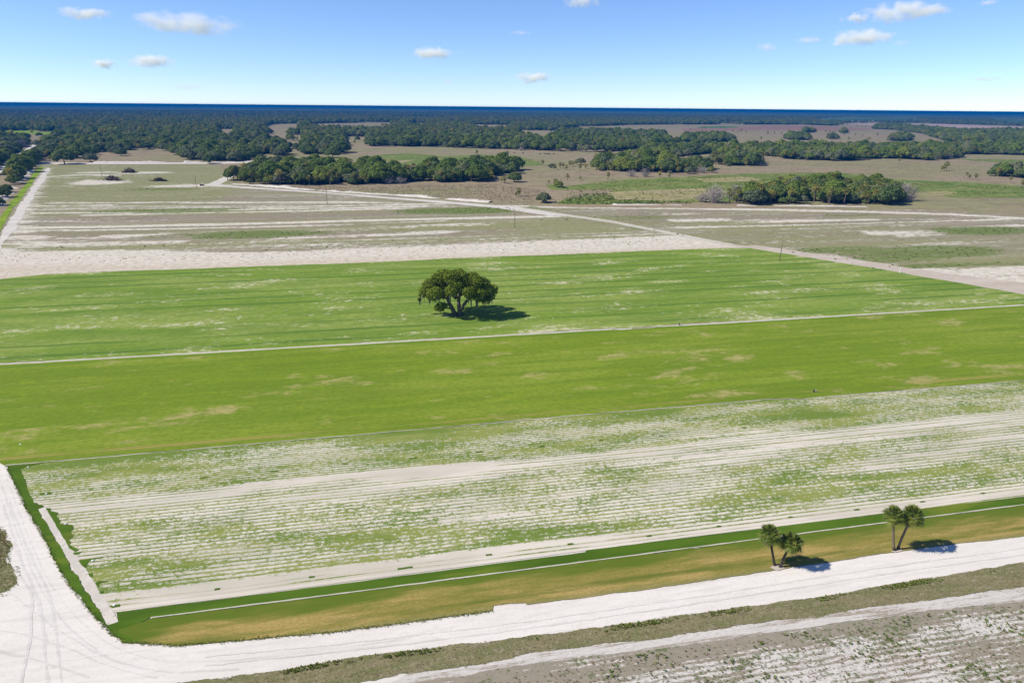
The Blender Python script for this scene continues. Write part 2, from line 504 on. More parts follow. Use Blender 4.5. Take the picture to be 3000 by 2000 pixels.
def mat_marsh(name, a, b, straw):
    M = Mat(name, 0.9)
    n1 = M.noise(0.02, 0.05, 5, 0.65); n2 = M.noise(0.10, 0.2, 4, 0.7, off=5)
    c = M.mix(M.step(n1, 0.42, 0.58), a, b)
    c = M.mix(M.m('MULTIPLY', M.step(n2, 0.50, 0.62), straw), c, (0.30, 0.27, 0.12))
    c = M.mix(M.m('MULTIPLY', M.step(M.noise(0.16, 0.18, 5, 0.8, off=8), 0.48, 0.60), 0.65), c, [x * 0.5 for x in a])
    return M.done(c)


def mat_leaf(name, dark, light, grey=None, grey_amt=0.0, rough=0.6):
    M = Mat(name, rough, 0.10)
    n = M.noise(0.9, detail=2)
    r = M.rand()
    c = M.mix(M.step(n, 0.3, 0.7), dark, light)
    c = M.mix(M.m('MULTIPLY', M.step(r, 0.45, 1.0), 0.75), c, [light[0] * 1.35, light[1] * 1.2, light[2] * 1.15])
    c = M.mix(M.m('MULTIPLY', M.step(M.m('FRACT', M.m('MULTIPLY', r, 7.3)), 0.5, 1.0), 0.65), c, [dark[0] * 0.7, dark[1] * 0.8, dark[2] * 1.0])
    if grey:
        c = M.mix(M.m('MULTIPLY', M.step(M.noise(0.35, detail=3, off=6), 0.45, 0.7), grey_amt), c, grey)
    tr = M.node("ShaderNodeBsdfTranslucent"); M.put(tr.inputs["Color"], M.mix(1.0, c, (1.25, 1.15, 0.7), 'MULTIPLY'))
    ms_ = M.node("ShaderNodeMixShader"); ms_.inputs[0].default_value = 0.33
    M.nt.links.new(M.bsdf.outputs[0], ms_.inputs[1]); M.nt.links.new(tr.outputs[0], ms_.inputs[2])
    M.nt.links.new(ms_.outputs[0], M.nt.nodes["Material Output"].inputs["Surface"])
    return M.done(c)


MAT = dict(
    rough_track=mat_rough_track(), strip=mat_strip(),
    road=mat_sand("road_sand", SANDW, (0.63, 0.597, 0.553), 0.3),
    sand=mat_sand("pale_sand", (0.475, 0.445, 0.40), SANDW),
    tan=mat_sand("tan_track_sand", (0.40, 0.345, 0.285), (0.475, 0.42, 0.36), 0.3),
    line=mat_sand("edge_sand", (0.43, 0.40, 0.325), (0.49, 0.46, 0.39)),
    mid=mat_mid_sod(), upper=mat_upper_sod(), harvest=mat_harvest(), dark=mat_dark_strip(),
    olive=mat_olive_strip(), verge=mat_dry_verge(), weedy=mat_weedy(), fallow=mat_fallow(), pasture=mat_pasture(),
    marsh=mat_marsh("marsh_green", (0.105, 0.165, 0.032), (0.175, 0.205, 0.058), 0.5),
    marsh_straw=mat_marsh("marsh_straw", (0.26, 0.245, 0.105), (0.33, 0.28, 0.165), 0.6),
    ditch=mat_marsh("ditch_grass", (0.16, 0.25, 0.02), (0.21, 0.30, 0.025), 0.1),
    crop=mat_marsh("crop_green", (0.07, 0.155, 0.05), (0.09, 0.18, 0.06), 0.05),
    bare=plain("bare_field", (0.38, 0.29, 0.245), 0.95, 0.2, 0.02),
    heath=plain("heath_field", (0.235, 0.150, 0.115), 0.95, 0.25, 0.02),
    oak=mat_leaf("oak_leaves", (0.080, 0.132, 0.028), (0.160, 0.218, 0.052), (0.20, 0.22, 0.13), 0.5),
    grey_oak=mat_leaf("mossy_oak_leaves", (0.095, 0.130, 0.055), (0.185, 0.215, 0.105), (0.25, 0.26, 0.18), 0.6),
    hero_oak=mat_leaf("lone_oak_leaves", (0.060, 0.115, 0.011), (0.160, 0.220, 0.024)),
    light_oak=mat_leaf("young_leaves", (0.110, 0.172, 0.026), (0.190, 0.245, 0.046)),
    palm=mat_leaf("palm_fronds", (0.145, 0.165, 0.038), (0.290, 0.285, 0.090)),
    hero_palm=mat_leaf("near_palm_fronds", (0.075, 0.115, 0.018), (0.175, 0.215, 0.048), rough=0.45),
    straw=plain("dead_frond", (0.26, 0.19, 0.09)),
    bark=plain("bark", (0.13, 0.11, 0.085), 0.95, 0.4, 2.0),
    palmbark=plain("palm_bark", (0.16, 0.125, 0.095), 0.95, 0.45, 3.0),
    palmbark_dark=plain("charred_palm_bark", (0.06, 0.05, 0.042), 0.95, 0.45, 3.0),
    twig=plain("grey_twigs", (0.33, 0.295, 0.27), 0.95, 0.3, 1.0),
    moss=plain("hanging_moss", (0.17, 0.175, 0.125), 0.95, 0.3, 2.0),
    pole=plain("pole_wood", (0.15, 0.11, 0.08), 0.9, 0.3, 2.0),
    brush=plain("brush_wood", (0.085, 0.062, 0.05), 0.95, 0.5, 1.0),
    weed=mat_leaf("weed_leaves", (0.115, 0.175, 0.030), (0.185, 0.235, 0.050)),
    dryweed=mat_leaf("dry_weeds", (0.21, 0.18, 0.11), (0.33, 0.28, 0.185)),
    white=plain("white_plastic", (0.75, 0.75, 0.72), 0.5, 0.05),
    dark_metal=plain("dark_metal", (0.035, 0.035, 0.04), 0.5, 0.2),
    rubber=plain("rubber", (0.02, 0.02, 0.02), 0.9, 0.2),
    red=plain("red_paint", (0.35, 0.05, 0.03), 0.5, 0.1),
    orange=plain("orange_paint", (0.55, 0.13, 0.03), 0.5, 0.1),
    glass=plain("window_glass", (0.05, 0.07, 0.09), 0.15, 0.1),
    hide=plain("black_hide", (0.03, 0.024, 0.02), 0.8, 0.3),
    hide_tan=plain("tan_hide", (0.42, 0.33, 0.24), 0.8, 0.2),
    steel=plain("galvanised_steel", (0.35, 0.36, 0.37), 0.45, 0.15),
    water=plain("pond_water", (0.05, 0.065, 0.085), 0.12, 0.1),
)


# ------------------------------------------------------------------ ground sheets
def fractal1(n, step, seed, wl=(9.0, 3.0, 1.0), amp=(1.0, 0.5, 0.3)):
    r = np.random.default_rng(seed)
    s = np.arange(n) * step
    out = np.zeros(n)
    for w, a in zip(wl, amp):
        k = int(n * step / w) + 4
        v = r.uniform(-1, 1, k)
        out += a * np.interp(s / w, np.arange(k), v)
    return out


def ragged(poly, step, jitter, seed, wl):
    out = []
    m = len(poly)
    for i in range(m):
        a, b = poly[i], poly[(i + 1) % m]
        L = np.linalg.norm(b - a)
        n = max(1, int(L / step))
        t = np.arange(n) / n
        out.append(a + t[:, None] * (b - a))
    P = np.concatenate(out)
    T = np.roll(P, -1, 0) - np.roll(P, 1, 0)
    N = np.column_stack([-T[:, 1], T[:, 0]]) / (np.linalg.norm(T, axis=1)[:, None] + 1e-9)
    j = fractal1(len(P), step, seed, wl)
    fade = np.minimum(1, np.minimum(np.arange(len(P)), np.arange(len(P))[::-1]) / 4.0)
    return P + N * (j * jitter * fade)[:, None]


def sheet(name, poly, z, mat, jitter=0.3, step=0.6, seed=1, wl=(9.0, 3.0, 1.0), world=False, parent=None, kind='structure', **props):
    P = np.array(poly, float) if world else gp(poly)
    if jitter:
        P = ragged(P, step, jitter, seed, wl)
    bm = bmesh.new()
    vs_ = [bm.verts.new((p[0], p[1], z)) for p in P]
    f = bm.faces.new(vs_)
    bm.normal_update()
    if f.normal.z < 0:
        f.normal_flip()
    bmesh.ops.triangulate(bm, faces=[f])
    me = bpy.data.meshes.new(name)
    bm.to_mesh(me); bm.free()
    me.materials.append(mat)
    if kind and parent is None:
        props['kind'] = kind
    return add(name, me, parent, **props)


# terrain to the horizon: rings of a disc
def disc(name, radii, z, mat, k=96, **props):
    v, f = [(0, 0, z)], []
    for r in radii:
        v += [(r * math.cos(2 * math.pi * i / k), r * math.sin(2 * math.pi * i / k), z) for i in range(k)]
    for i in range(k):
        f.append((0, 1 + i, 1 + (i + 1) % k))
    for q in range(len(radii) - 1):
        for i in range(k):
            a = 1 + q * k
            f.append((a + i, a + k + i, a + k + (i + 1) % k, a + (i + 1) % k))
    return add(name, mesh_from(name, np.array(v), f, mat), **props)


disc("ground", [200, 1000, 4000, 15000, 60000], 0.0, MAT['pasture'], kind='structure')

# pale sand under everything near
sheet("sand_flat", [(-1500, 2700), (-900, 1100), (-250, 860), (0, 690), (110, 640), (3700, 900), (4800, 2700)], 0.04, MAT['sand'], 0)

# fallow ground with painted cover (sand, green weeds, olive grass) on a grid in row coordinates
FALLOW = gp([(118, 483), (640, 483), (690, 541), (1004, 563), (1344, 588), (1440, 600), (1700, 609), (2300, 612), (2700, 616),
             (3000, 632), (3700, 660), (3900, 960), (-500, 960), (-150, 870), (-60, 800), (0, 700), (62, 575)])
gx = np.arange(-420, 700, 3.0); gy = np.arange(180, 870, 1.6)
nx, ny = len(gx), len(gy)
GX, GY = np.meshgrid(gx, gy)
V = np.column_stack([GX.ravel(), GY.ravel()])
sand = np.zeros(len(V)); green = np.zeros(len(V)); olive = np.zeros(len(V)); tan = np.zeros(len(V))


def stroke(dst, line, hw, amt=1.0, soft=None, world=False):
    P = np.array(line, float) if world else gp(line)
    soft = soft or hw * 0.8
    d = seg_dist(V, P)
    np.maximum(dst, amt * np.clip((hw + soft - d) / soft, 0, 1), out=dst)


def area(dst, poly, amt=1.0, soft=6.0, world=False):
    P = np.array(poly, float) if world else gp(poly)
    ins = inside(P, V)
    d = seg_dist(V, np.vstack([P, P[:1]]))
    sd = np.where(ins, d, -d)
    np.maximum(dst, amt * np.clip(0.5 + sd / soft, 0, 1), out=dst)


def blob(dst, px, py, rx, ry, amt=1.0):
    c = g(px, py)
    q = ((V[:, 0] - c[0]) / rx) ** 2 + ((V[:, 1] - c[1]) / (ry * 2.0)) ** 2
    np.maximum(dst, amt * np.clip(1.3 - q, 0, 1), out=dst)


# broad bare sand above the upper sod field, its compacted tan edge, and the left headland
area(sand, [(-400, 860), (0, 735), (60, 738), (400, 736), (760, 742), (1000, 732), (1500, 712), (1990, 690), (2080, 705), (2160, 724), (2155, 760), (0, 860)], 2.0, 9)
area(tan, [(-400, 900), (0, 775), (250, 775), (600, 775), (900, 760), (1400, 745), (2150, 720), (2155, 780), (0, 900)], 0.9, 10)
area(sand, [(0, 740), (-60, 800), (0, 690), (60, 610), (105, 520), (135, 492), (150, 494), (135, 530), (110, 580), (105, 610), (95, 660), (130, 690), (170, 712), (90, 735)], 0.72, 8)
stroke(sand, [(86, 668), (330, 664), (700, 656), (1000, 648), (1330, 640), (1640, 634)], 2.6, 1.3, 2)
stroke(sand, [(100, 676), (500, 671), (900, 661), (1300, 648)], 1.2, 0.75, 3)
stroke(sand, [(105, 625), (400, 622), (700, 614), (1000, 609), (1240, 605)], 2.4, 1.2, 2)
stroke(sand, [(250, 631), (700, 622), (1000, 615), (1200, 610)], 1.4, 0.85, 3)
stroke(sand, [(100, 605), (200, 604), (330, 601)], 3.0, 0.9, 3)
stroke(sand, [(157, 594), (600, 594), (1000, 592), (1200, 597)], 2.6, 0.8, 4)
stroke(sand, [(80, 718), (300, 715), (530, 709)], 3.0, 1.0, 3)
stroke(sand, [(170, 700), (330, 696), (400, 692)], 1.6, 0.8, 3)
stroke(sand, [(300, 693), (480, 687)], 1.4, 0.7, 3)
stroke(sand, [(560, 695), (600, 692)], 2.0, 0.8, 3)
area(sand, [(700, 600), (1000, 585), (1300, 596), (1420, 612), (1100, 608), (700, 617)], 0.42, 20)
area(sand, [(100, 600), (400, 596), (700, 600), (700, 614), (300, 618), (110, 618)], 0.36, 20)
area(sand, [(200, 700), (800, 700), (1400, 690), (1900, 680), (1990, 690), (1500, 712), (1000, 732), (400, 736), (100, 735)], 0.40, 14)
stroke(sand, [(830, 697), (1100, 690), (1300, 680)], 2.6, 0.8, 4)
stroke(sand, [(950, 672), (1200, 665), (1450, 657)], 2.0, 0.6, 4)
stroke(sand, [(150, 517), (260, 512), (330, 514)], 4, 0.8, 6)
blob(sand, 295, 535, 26, 10, 1.0); blob(sand, 420, 507, 30, 8, 0.9); blob(sand, 285, 505, 22, 6, 0.7); blob(sand, 240, 533, 4, 14, 0.8)
blob(sand, 560, 545, 40, 9, 0.75)
# right fallow field
stroke(sand, [(1460, 604), (1800, 608), (2150, 613), (2500, 620), (2780, 628), (3000, 640), (3400, 662)], 3.2, 1.2, 3)
stroke(sand, [(1980, 647), (2120, 642)], 2.5, 0.8, 5); stroke(sand, [(2150, 652), (2260, 649)], 2, 0.7, 4)
stroke(sand, [(2230, 651), (2560, 644)], 2.5, 0.85, 4)
stroke(sand, [(2560, 684), (2760, 679)], 3, 0.8, 5); stroke(sand, [(2640, 692), (2740, 684)], 2, 0.8, 4)
stroke(sand, [(1990, 668), (2300, 661), (2700, 650), (3000, 640)], 1.3, 0.75, 2.5)
stroke(sand, [(2800, 668), (3000, 660)], 2.5, 0.8, 4)
area(sand, [(2380, 735), (2600, 720), (3000, 705), (3200, 715), (3000, 745), (2620, 760)], 0.34, 18)
area(sand, [(2560, 775), (2700, 788), (3000, 780), (3500, 800), (3500, 930), (3000, 870)], 0.95, 10)
area(sand, [(2300, 730), (2420, 742), (2600, 775), (2660, 786), (2560, 776), (2400, 748)], 0.8, 6)
# weeds
blob(green, 530, 600, 45, 3.5, 0.5); blob(green, 480, 617, 60, 4.0, 0.95); blob(green, 530, 620, 40, 3.0, 0.8)
blob(green, 745, 688, 42, 7.0, 1.0); blob(green, 640, 690, 50, 6, 0.55); blob(green, 1370, 617, 55, 9.0, 1.0)
blob(green, 470, 555, 35, 8, 0.7); blob(green, 690, 613, 30, 2, 0.5)
for ln, a in (([(60, 730), (350, 724), (700, 716), (1200, 703), (1850, 684)], 0.62), ([(130, 630), (480, 622), (980, 610)], 0.55),
              ([(90, 672), (600, 666), (1300, 645)], 0.5), ([(150, 563), (560, 560), (700, 566)], 0.5), ([(250, 592), (640, 585), (900, 583)], 0.55),
              ([(620, 738), (960, 725), (1300, 712)], 0.52), ([(1640, 634), (1780, 660), (1950, 680), (2160, 712)], 0.62),
              ([(1560, 606), (1700, 632), (1900, 655)], 0.6), ([(2200, 668), (2480, 655), (2700, 652)], 0.5)):
    stroke(green, ln, 0.9, a, 3.0)
blob(green, 2880, 675, 40, 8, 1.0); blob(green, 2720, 738, 55, 8, 0.95); blob(green, 2480, 733, 40, 5, 0.8); blob(green, 2630, 757, 40, 5, 0.75)
blob(green, 2950, 768, 40, 5, 0.6); blob(green, 1800, 640, 60, 6, 0.55); blob(green, 2490, 629, 30, 4, 0.6); blob(green, 2770, 777, 50, 2.5, 0.8)
area(olive, [(120, 483), (640, 483), (700, 560), (620, 590), (110, 600), (90, 560)], 1.0, 20)
area(olive, [(200, 690), (900, 680), (1900, 675), (1600, 640), (700, 668), (120, 680)], 0.7, 20)
area(olive, [(1700, 640), (2100, 680), (2700, 790), (3300, 790), (3300, 700), (2400, 655)], 0.45, 20)
keep = inside(FALLOW, V).reshape(ny, nx)
cells = keep[:-1, :-1] | keep[1:, :-1] | keep[:-1, 1:] | keep[1:, 1:]
idx = np.arange(nx * ny).reshape(ny, nx)
F4 = np.column_stack([idx[:-1, :-1][cells], idx[:-1, 1:][cells], idx[1:, 1:][cells], idx[1:, :-1][cells]])
used = np.unique(F4); remap = np.zeros(nx * ny, int); remap[used] = np.arange(len(used))
me = mesh_from("fallow_field", np.column_stack([V[used], np.full(len(used), 0.08)]), remap[F4], MAT['fallow'])
for nm, arr in (("sand", sand), ("green", green), ("olive", olive), ("tan", tan)):
    at = me.attributes.new(nm, 'FLOAT', 'POINT'); at.data.foreach_set("value", arr[used].astype(np.float32))
add("fallow_field", me, kind='structure')

# --- sod fields (row coordinates; the long edges lie on constant world Y)
XL, XR = -420.0, 520.0
up_right = [tuple(p) for p in gp([(2155, 727), (2199, 728), (2321, 747), (2578, 789), (2742, 817), (3000, 863)])]
up_left = [tuple(p) for p in gp([(-260, 860), (0, 819), (120, 806), (250, 798), (600, 786), (1000, 772), (1500, 751), (1900, 736)])]
sheet("sod_field", up_left + up_right + [(262, 187.9), (-160, 188.7)], 0.14, MAT['upper'], 0.7, 1.2, 5, (22, 6, 2), world=True)
sheet("sod_field", [(-220, 188.3 + .2), (-94, 188.3), (20, 187.6), (72, 187.4), (74, 186.6), (84, 186.6), (86, 187.0), (95.3, 187.2), (262, 187.3), (300, 129.0),
                    (159.7, 128.9), (100, 129.4), (97, 129.0), (95, 129.9), (89, 130.6), (43.8, 130.7), (-7.4, 130.2), (-68.5, 129.9), (-73, 134), (-84, 148), (-120, 188)],
      0.16, MAT['mid'], 0.12, 0.8, 8, (12, 4, 1.5), world=True)
hv = sheet("harvested_field", [(-67.9, 129.7), (-7.4, 130.0), (43.8, 130.4), (89, 130.3), (95, 129.6), (97, 128.7), (100, 129.1), (159.7, 128.6), (300, 128.6), (200, 83.7), (110.6, 83.6),
                               (46, 84.0), (-6.4, 83.6), (-36.0, 83.4), *[tuple(p) for p in gp([(347, 1821), (131, 1484), (90, 1470)])]], 0.10, MAT['harvest'], 0.08, 0.7, 9, (8, 3, 1), world=True)
st = sheet("sod_strip", [(-35.4, 83.3), (-6.4, 83.35), (29.8, 83.5), (30.0, 83.9), (46, 83.9), (110.6, 83.5), (190, 83.4), (180, 81.45), (108, 81.45), (44.7, 81.4), (-6.3, 81.35), (-30.8, 81.45),
                         (-31.2, 80.9), (-33, 80.2), *[tuple(p) for p in gp([(330, 1850), (316, 1832), (347, 1823)])]], 0.13, MAT['dark'], 0.05, 0.7, 12, (6, 2, .8), world=True)
sheet("grass_verge", [*[tuple(p) for p in gp([(338, 1846), (360, 1884), (395, 1886), (516, 1893), (583, 1888), (1000, 1850), (1444, 1790), (1446, 1774), (1540, 1766), (1543, 1772),
                                               (2000, 1713), (2237, 1676), (2616, 1618), (3000, 1570), (3600, 1490)])], (175, 81.2), (108, 81.22), (44.7, 81.17), (-6.3, 81.12), (-30.8, 81.22), (-31.3, 80.8)],
      0.12, MAT['olive'], 0.12, 0.2, 14, (2.5, .8, .3), world=True)
# green border along the western road, and the uncut comb of sod by the sand strip
sheet("sod_border", [(19, 1366), (30, 1390), (43, 1413), (72, 1480), (103, 1532), (139, 1594), (177, 1671), (210, 1723), (249, 1771), (287, 1814), (325, 1857), (365, 1882), (400, 1886),
                     (352, 1852), (330, 1838), (316, 1831), (258, 1738), (196, 1647), (153, 1561), (112, 1492), (134, 1485), (96, 1472), (80, 1440), (70, 1405), (60, 1375), (150, 1353), (60, 1362)],
      0.125, MAT['dark'], 0.22, 0.16, 17, (2, .6, .25))
comb = [[(134, 1489), (150, 1490), (148, 1497), (172, 1503), (165, 1512), (178, 1528), (174, 1535), (212, 1538), (218, 1549), (207, 1560), (216, 1572), (203, 1583), (210, 1590), (204, 1598),
         (232, 1611), (221, 1618), (203, 1606), (172, 1553)],
        [(229, 1643), (306, 1631), (262, 1645), (250, 1667)], [(258, 1682), (271, 1680), (272, 1690), (264, 1691)], [(278, 1708), (290, 1703), (320, 1702), (292, 1711), (288, 1720)],
        [(320, 1776), (350, 1771), (352, 1778), (328, 1782)], [(214, 1620), (240, 1617), (232, 1624), (218, 1626)]]
for i, c in enumerate(comb):
    sheet("sod_patch", c, 0.135, MAT['dark'], 0.05, 0.2, 30 + i, (1, .5, .2), parent=hv)
patches = [(598, 1400, 22), (377, 1421, 18), (803, 1381, 22), (914, 1691, 16), (637, 1727, 14), (298, 1736, 10), (1210, 1343, 22), (1404, 1325, 24), (1187, 1665, 42), (1432, 1626, 18),
           (1671, 1595, 18), (1901, 1571, 16), (1012, 1360, 14), (1586, 1309, 22), (2316, 1516, 16), (2509, 1494, 16), (2703, 1471, 16), (2106, 1543, 14), (1760, 1291, 14), (2180, 1254, 14),
           (134, 1447, 26), (1936, 1277, 14), (2880, 1446, 14)]
for i, (x, y, w) in enumerate(patches):
    c = g(x, y); hw = w / 2 / 19.0 * (1.0 if y > 1500 else 1.25)
    sheet("sod_patch", [(c[0] - hw, c[1] - .2), (c[0] + hw, c[1] - .2), (c[0] + hw, c[1] + .22), (c[0] - hw, c[1] + .22)], 0.135, MAT['dark'], 0.05, 0.15, 60 + i, (1, .4, .2), world=True, parent=hv)
sheet("sand_strip", [(109, 1489), (134, 1484), (349, 1821), (316, 1832)], 0.115, MAT['strip'], 0.06, 0.2, 19, (1.5, .6, .3))
# narrow bare sand lines between the turf blocks
def ribbon(name, pts, width, z, mat, jitter=0.15, seed=1, step=0.7, world=True, wl=(5, 1.6, .6), **kw):
    """A strip along a line, as a band of quads whose two edges wander on their own."""
    P = np.array(pts, float) if world else gp(pts)
    L = np.concatenate([[0], np.cumsum(np.linalg.norm(np.diff(P, axis=0), axis=1))])
    sd = np.arange(0, L[-1] + step, step)
    Q = np.column_stack([np.interp(sd, L, P[:, k]) for k in (0, 1)])
    T = np.gradient(Q, axis=0)
    N = np.column_stack([-T[:, 1], T[:, 0]]) / (np.linalg.norm(T, axis=1)[:, None] + 1e-9)
    n = len(Q)
    a = Q + N * (width / 2 + jitter * fractal1(n, step, seed, wl))[:, None]
    b = Q - N * (width / 2 + jitter * fractal1(n, step, seed + 500, wl))[:, None]
    v = np.column_stack([np.vstack([a, b]), np.full(2 * n, z)])
    f = np.array([(i + 1, i, n + i, n + i + 1) for i in range(n - 1)])
    kw.setdefault('kind', 'structure')
    return add(name, mesh_from(name, v, f, mat), **kw)


ribbon("sand_line", [(-200, 188.6), (-94, 188.35), (20, 187.8), (72, 187.6)], 1.15, 0.18, MAT['line'], 0.18, 3)
ribbon("sand_line", [(85, 187.55), (95.3, 187.45), (150, 187.4), (223, 187.5), (262, 187.5)], 1.2, 0.18, MAT['line'], 0.18, 4)
ribbon("sand_line", [(-68.2, 129.8), (-7.4, 130.1), (43.8, 130.55), (89, 130.45), (95, 129.8), (97, 128.9), (100, 129.25), (159.7, 128.75), (290, 128.7)], 0.16, 0.18, MAT['line'], 0.09, 5, wl=(4, 1, .4))
ribbon("sand_line", [(-30.7, 81.3), (-6.3, 81.22), (44.7, 81.3), (108, 81.32), (178, 81.32)], 0.24, 0.17, MAT['line'], 0.05, 6, 0.4, wl=(3, 1, .4))

# roads and tracks
sheet("sand_road", [*[(-300, 2500), (-600, 1700), (-200, 1330), (-30, 1290), (0, 1310), (19, 1362), (72, 1478), (139, 1592), (210, 1722), (287, 1813), (325, 1856), (395, 1886), (516, 1894), (583, 1889), (1000, 1851),
                       (1444, 1791), (1446, 1774), (1540, 1766), (1543, 1773), (2000, 1714), (2237, 1677), (2616, 1619), (3000, 1571), (3600, 1491),
                       (3600, 1552), (3000, 1648), (2670, 1702), (2384, 1751), (2000, 1801), (1665, 1851), (1366, 1886), (1000, 1930), (765, 1973), (521, 2001), (300, 2060), (200, 2400)]],
      0.06, MAT['road'], 0.15, 0.5, 21, (4, 1.3, .5))
sheet("verge_south", [(100, 2500), (300, 2070), (521, 2001), (765, 1973), (1000, 1930), (1366, 1886), (1665, 1851), (2000, 1801), (2384, 1751), (2670, 1702), (3000, 1648), (3700, 1535), (3700, 1625),
                      (3000, 1720), (2446, 1795), (2388, 1809), (2268, 1818), (2000, 1860), (1759, 1889), (1553, 1914), (1402, 1950), (1192, 1974), (900, 2030), (600, 2500)],
      0.10, MAT['verge'], 0.20, 0.12, 24, (2.2, .7, .25))
sheet("weedy_field", [(700, 2700), (1223, 2001), (1402, 1970), (1625, 1934), (2000, 1893), (2380, 1836), (2670, 1795), (3000, 1760), (3800, 1660), (4600, 2700)], 0.09, MAT['weedy'], 0.14, 0.2, 27, (3, 1, .4))
sheet("sand_track", [(1192, 1975), (1402, 1951), (1553, 1915), (1759, 1890), (2000, 1861), (2268, 1819), (2388, 1810), (2446, 1796), (3000, 1721), (3700, 1626),
                     (3700, 1672), (3000, 1760), (2670, 1795), (2380, 1836), (2000, 1893), (1625, 1934), (1402, 1970), (1100, 2030)], 0.085, MAT['rough_track'], 0.12, 0.2, 28)
sheet("sand_track", [(2155, 722), (2218, 719), (2321, 734), (2508, 760), (2648, 783), (2788, 803), (3000, 828), (3500, 880), (3500, 950), (3000, 866), (2742, 819), (2578, 791), (2321, 749), (2199, 731)],
      0.12, MAT['tan'], 0.5, 1.0, 29, (14, 5, 1.5))
sheet("sand_track", [(600, 539), (800, 553), (961, 564), (1302, 590), (1500, 605), (1600, 622), (1660, 633), (1620, 634), (1560, 626), (1460, 610), (1302, 596), (961, 568), (800, 557), (610, 545)], 0.12, MAT['sand'], 0.8, 1.5, 31, (20, 7, 2))
sheet("sand_track", [(608, 540), (640, 526), (668, 511), (690, 512), (668, 527), (640, 543), (620, 546)], 0.125, MAT['sand'], 0.8, 1.5, 32, (20, 7, 2))
sheet("sand_track", [(1494, 603), (1640, 625), (1800, 648), (2000, 686), (2160, 718), (2200, 722), (2150, 722), (1990, 693), (1790, 653), (1630, 630), (1490, 607)], 0.115, MAT['line'], 0.6, 1.2, 33, (14, 5, 2))
sheet("sand_track", [(112, 478), (400, 477), (640, 476), (760, 474), (760, 477), (640, 480.5), (400, 481.5), (112, 482)], 0.12, MAT['sand'], 0.8, 2.0, 34, (20, 7, 2))
sheet("dirt_track", [(137, 492), (148, 494), (134, 520), (104, 570), (76, 620), (45, 668), (8, 720), (-45, 800), (-70, 800), (-20, 725), (22, 655), (64, 590), (108, 530)], 0.13, MAT['sand'], 0.8, 1.2, 35, (16, 5, 2))
sheet("ditch", [(118, 487), (127, 489), (100, 530), (66, 578), (35, 615), (0, 682), (-60, 780), (-110, 780), (-40, 690), (0, 640), (30, 594), (62, 556), (95, 512)], 0.14, MAT['ditch'], 0.6, 1.2, 36, (16, 5, 2))
sheet("paved_road", [(-120, 556), (0, 482), (56, 448), (80, 434), (114, 411), (127, 404), (135, 405), (108, 432), (80, 453), (50, 476), (0, 506), (-100, 572)], 0.06, MAT['road'], 0.5, 2, 37, (20, 8, 3))

# faint wheel tracks worn into the sand at the road corner
WT = mat_sand("wheel_track_sand", (0.50, 0.47, 0.435), (0.585, 0.56, 0.53), 0.3)
for i, ln in enumerate(([(20, 1400), (70, 1540), (130, 1680), (210, 1800), (330, 1900), (500, 1945), (800, 1925), (1200, 1870)], [(5, 1420), (50, 1560), (105, 1700), (185, 1825), (310, 1930), (480, 1972), (700, 1960)],
                        [(28, 1470), (85, 1620), (150, 1750), (165, 1850), (180, 2000)], [(10, 1480), (60, 1640), (118, 1770), (130, 1860), (140, 2000)], [(-30, 1700), (60, 1760), (160, 1840), (300, 1925), (420, 1960)],
                        [(-40, 1840), (80, 1860), (200, 1900), (340, 1960), (460, 1985)], [(-40, 1900), (100, 1930), (260, 1985)], [(40, 1660), (95, 1740), (90, 1860), (60, 2010)], [(600, 1925), (1000, 1888), (1500, 1828), (2000, 1756), (2600, 1660), (3050, 1600)],
                        [(600, 1950), (1000, 1908), (1500, 1848), (2000, 1774), (2600, 1680), (3050, 1618)])):
    P_ = gp(ln); tt = np.linspace(0, len(P_) - 1, 40)
    P_ = np.column_stack([np.interp(tt, np.arange(len(P_)), P_[:, k_]) for k_ in (0, 1)])
    for _ in range(3):
        P_[1:-1] = (P_[:-2] + 2 * P_[1:-1] + P_[2:]) / 4
    ribbon("wheel_track", P_, 0.14 + 0.08 * (i % 4), 0.0640 + 0.0025 * i, WT, 0.10, 70 + i, 0.3, wl=(2, .7, .3))

# pasture patches beyond the fields
sheet("marsh", [(1600, 541), (1660, 548), (1760, 532), (1900, 524), (2080, 514), (2300, 506), (2480, 508), (2560, 520), (2650, 528), (2830, 534), (3000, 545), (3500, 560), (3500, 605), (3000, 580), (2800, 578), (2690, 565),
                (2600, 560), (2450, 556), (2250, 575), (2110, 592), (2010, 594), (1800, 597), (1640, 597), (1660, 580), (1780, 570), (1790, 556), (1620, 556)], 0.10, MAT['marsh'], 3.0, 3, 41, (40, 12, 4))
sheet("marsh", [(1780, 565), (1900, 558), (2050, 552), (2120, 560), (2080, 580), (1950, 588), (1800, 585)], 0.14, MAT['marsh_straw'], 3.0, 3, 42, (40, 12, 4))
sheet("marsh", [(2640, 565), (2780, 558), (2830, 566), (2760, 574), (2650, 574)], 0.14, MAT['marsh_straw'], 3.0, 3, 43, (40, 12, 4))
sheet("marsh", [(2030, 524), (2180, 519), (2240, 526), (2150, 533), (2060, 534)], 0.14, MAT['marsh_straw'], 3.0, 3, 44, (40, 12, 4))
sheet("marsh", [(1045, 466), (1100, 455), (1200, 449), (1290, 458), (1400, 453), (1500, 456), (1570, 470), (1590, 484), (1500, 490), (1300, 480), (1150, 484), (1060, 484)], 0.10, MAT['marsh'], 4.0, 4, 45, (60, 18, 6))
sheet("marsh", [(1060, 477), (1140, 472), (1230, 467), (1170, 478), (1080, 481)], 0.14, MAT['marsh_straw'], 3.0, 4, 46, (40, 12, 4))
sheet("marsh", [(2810, 466), (3000, 468), (3300, 470), (3300, 482), (3000, 478), (2850, 472)], 0.10, MAT['marsh'], 3.0, 4, 47, (60, 18, 6))
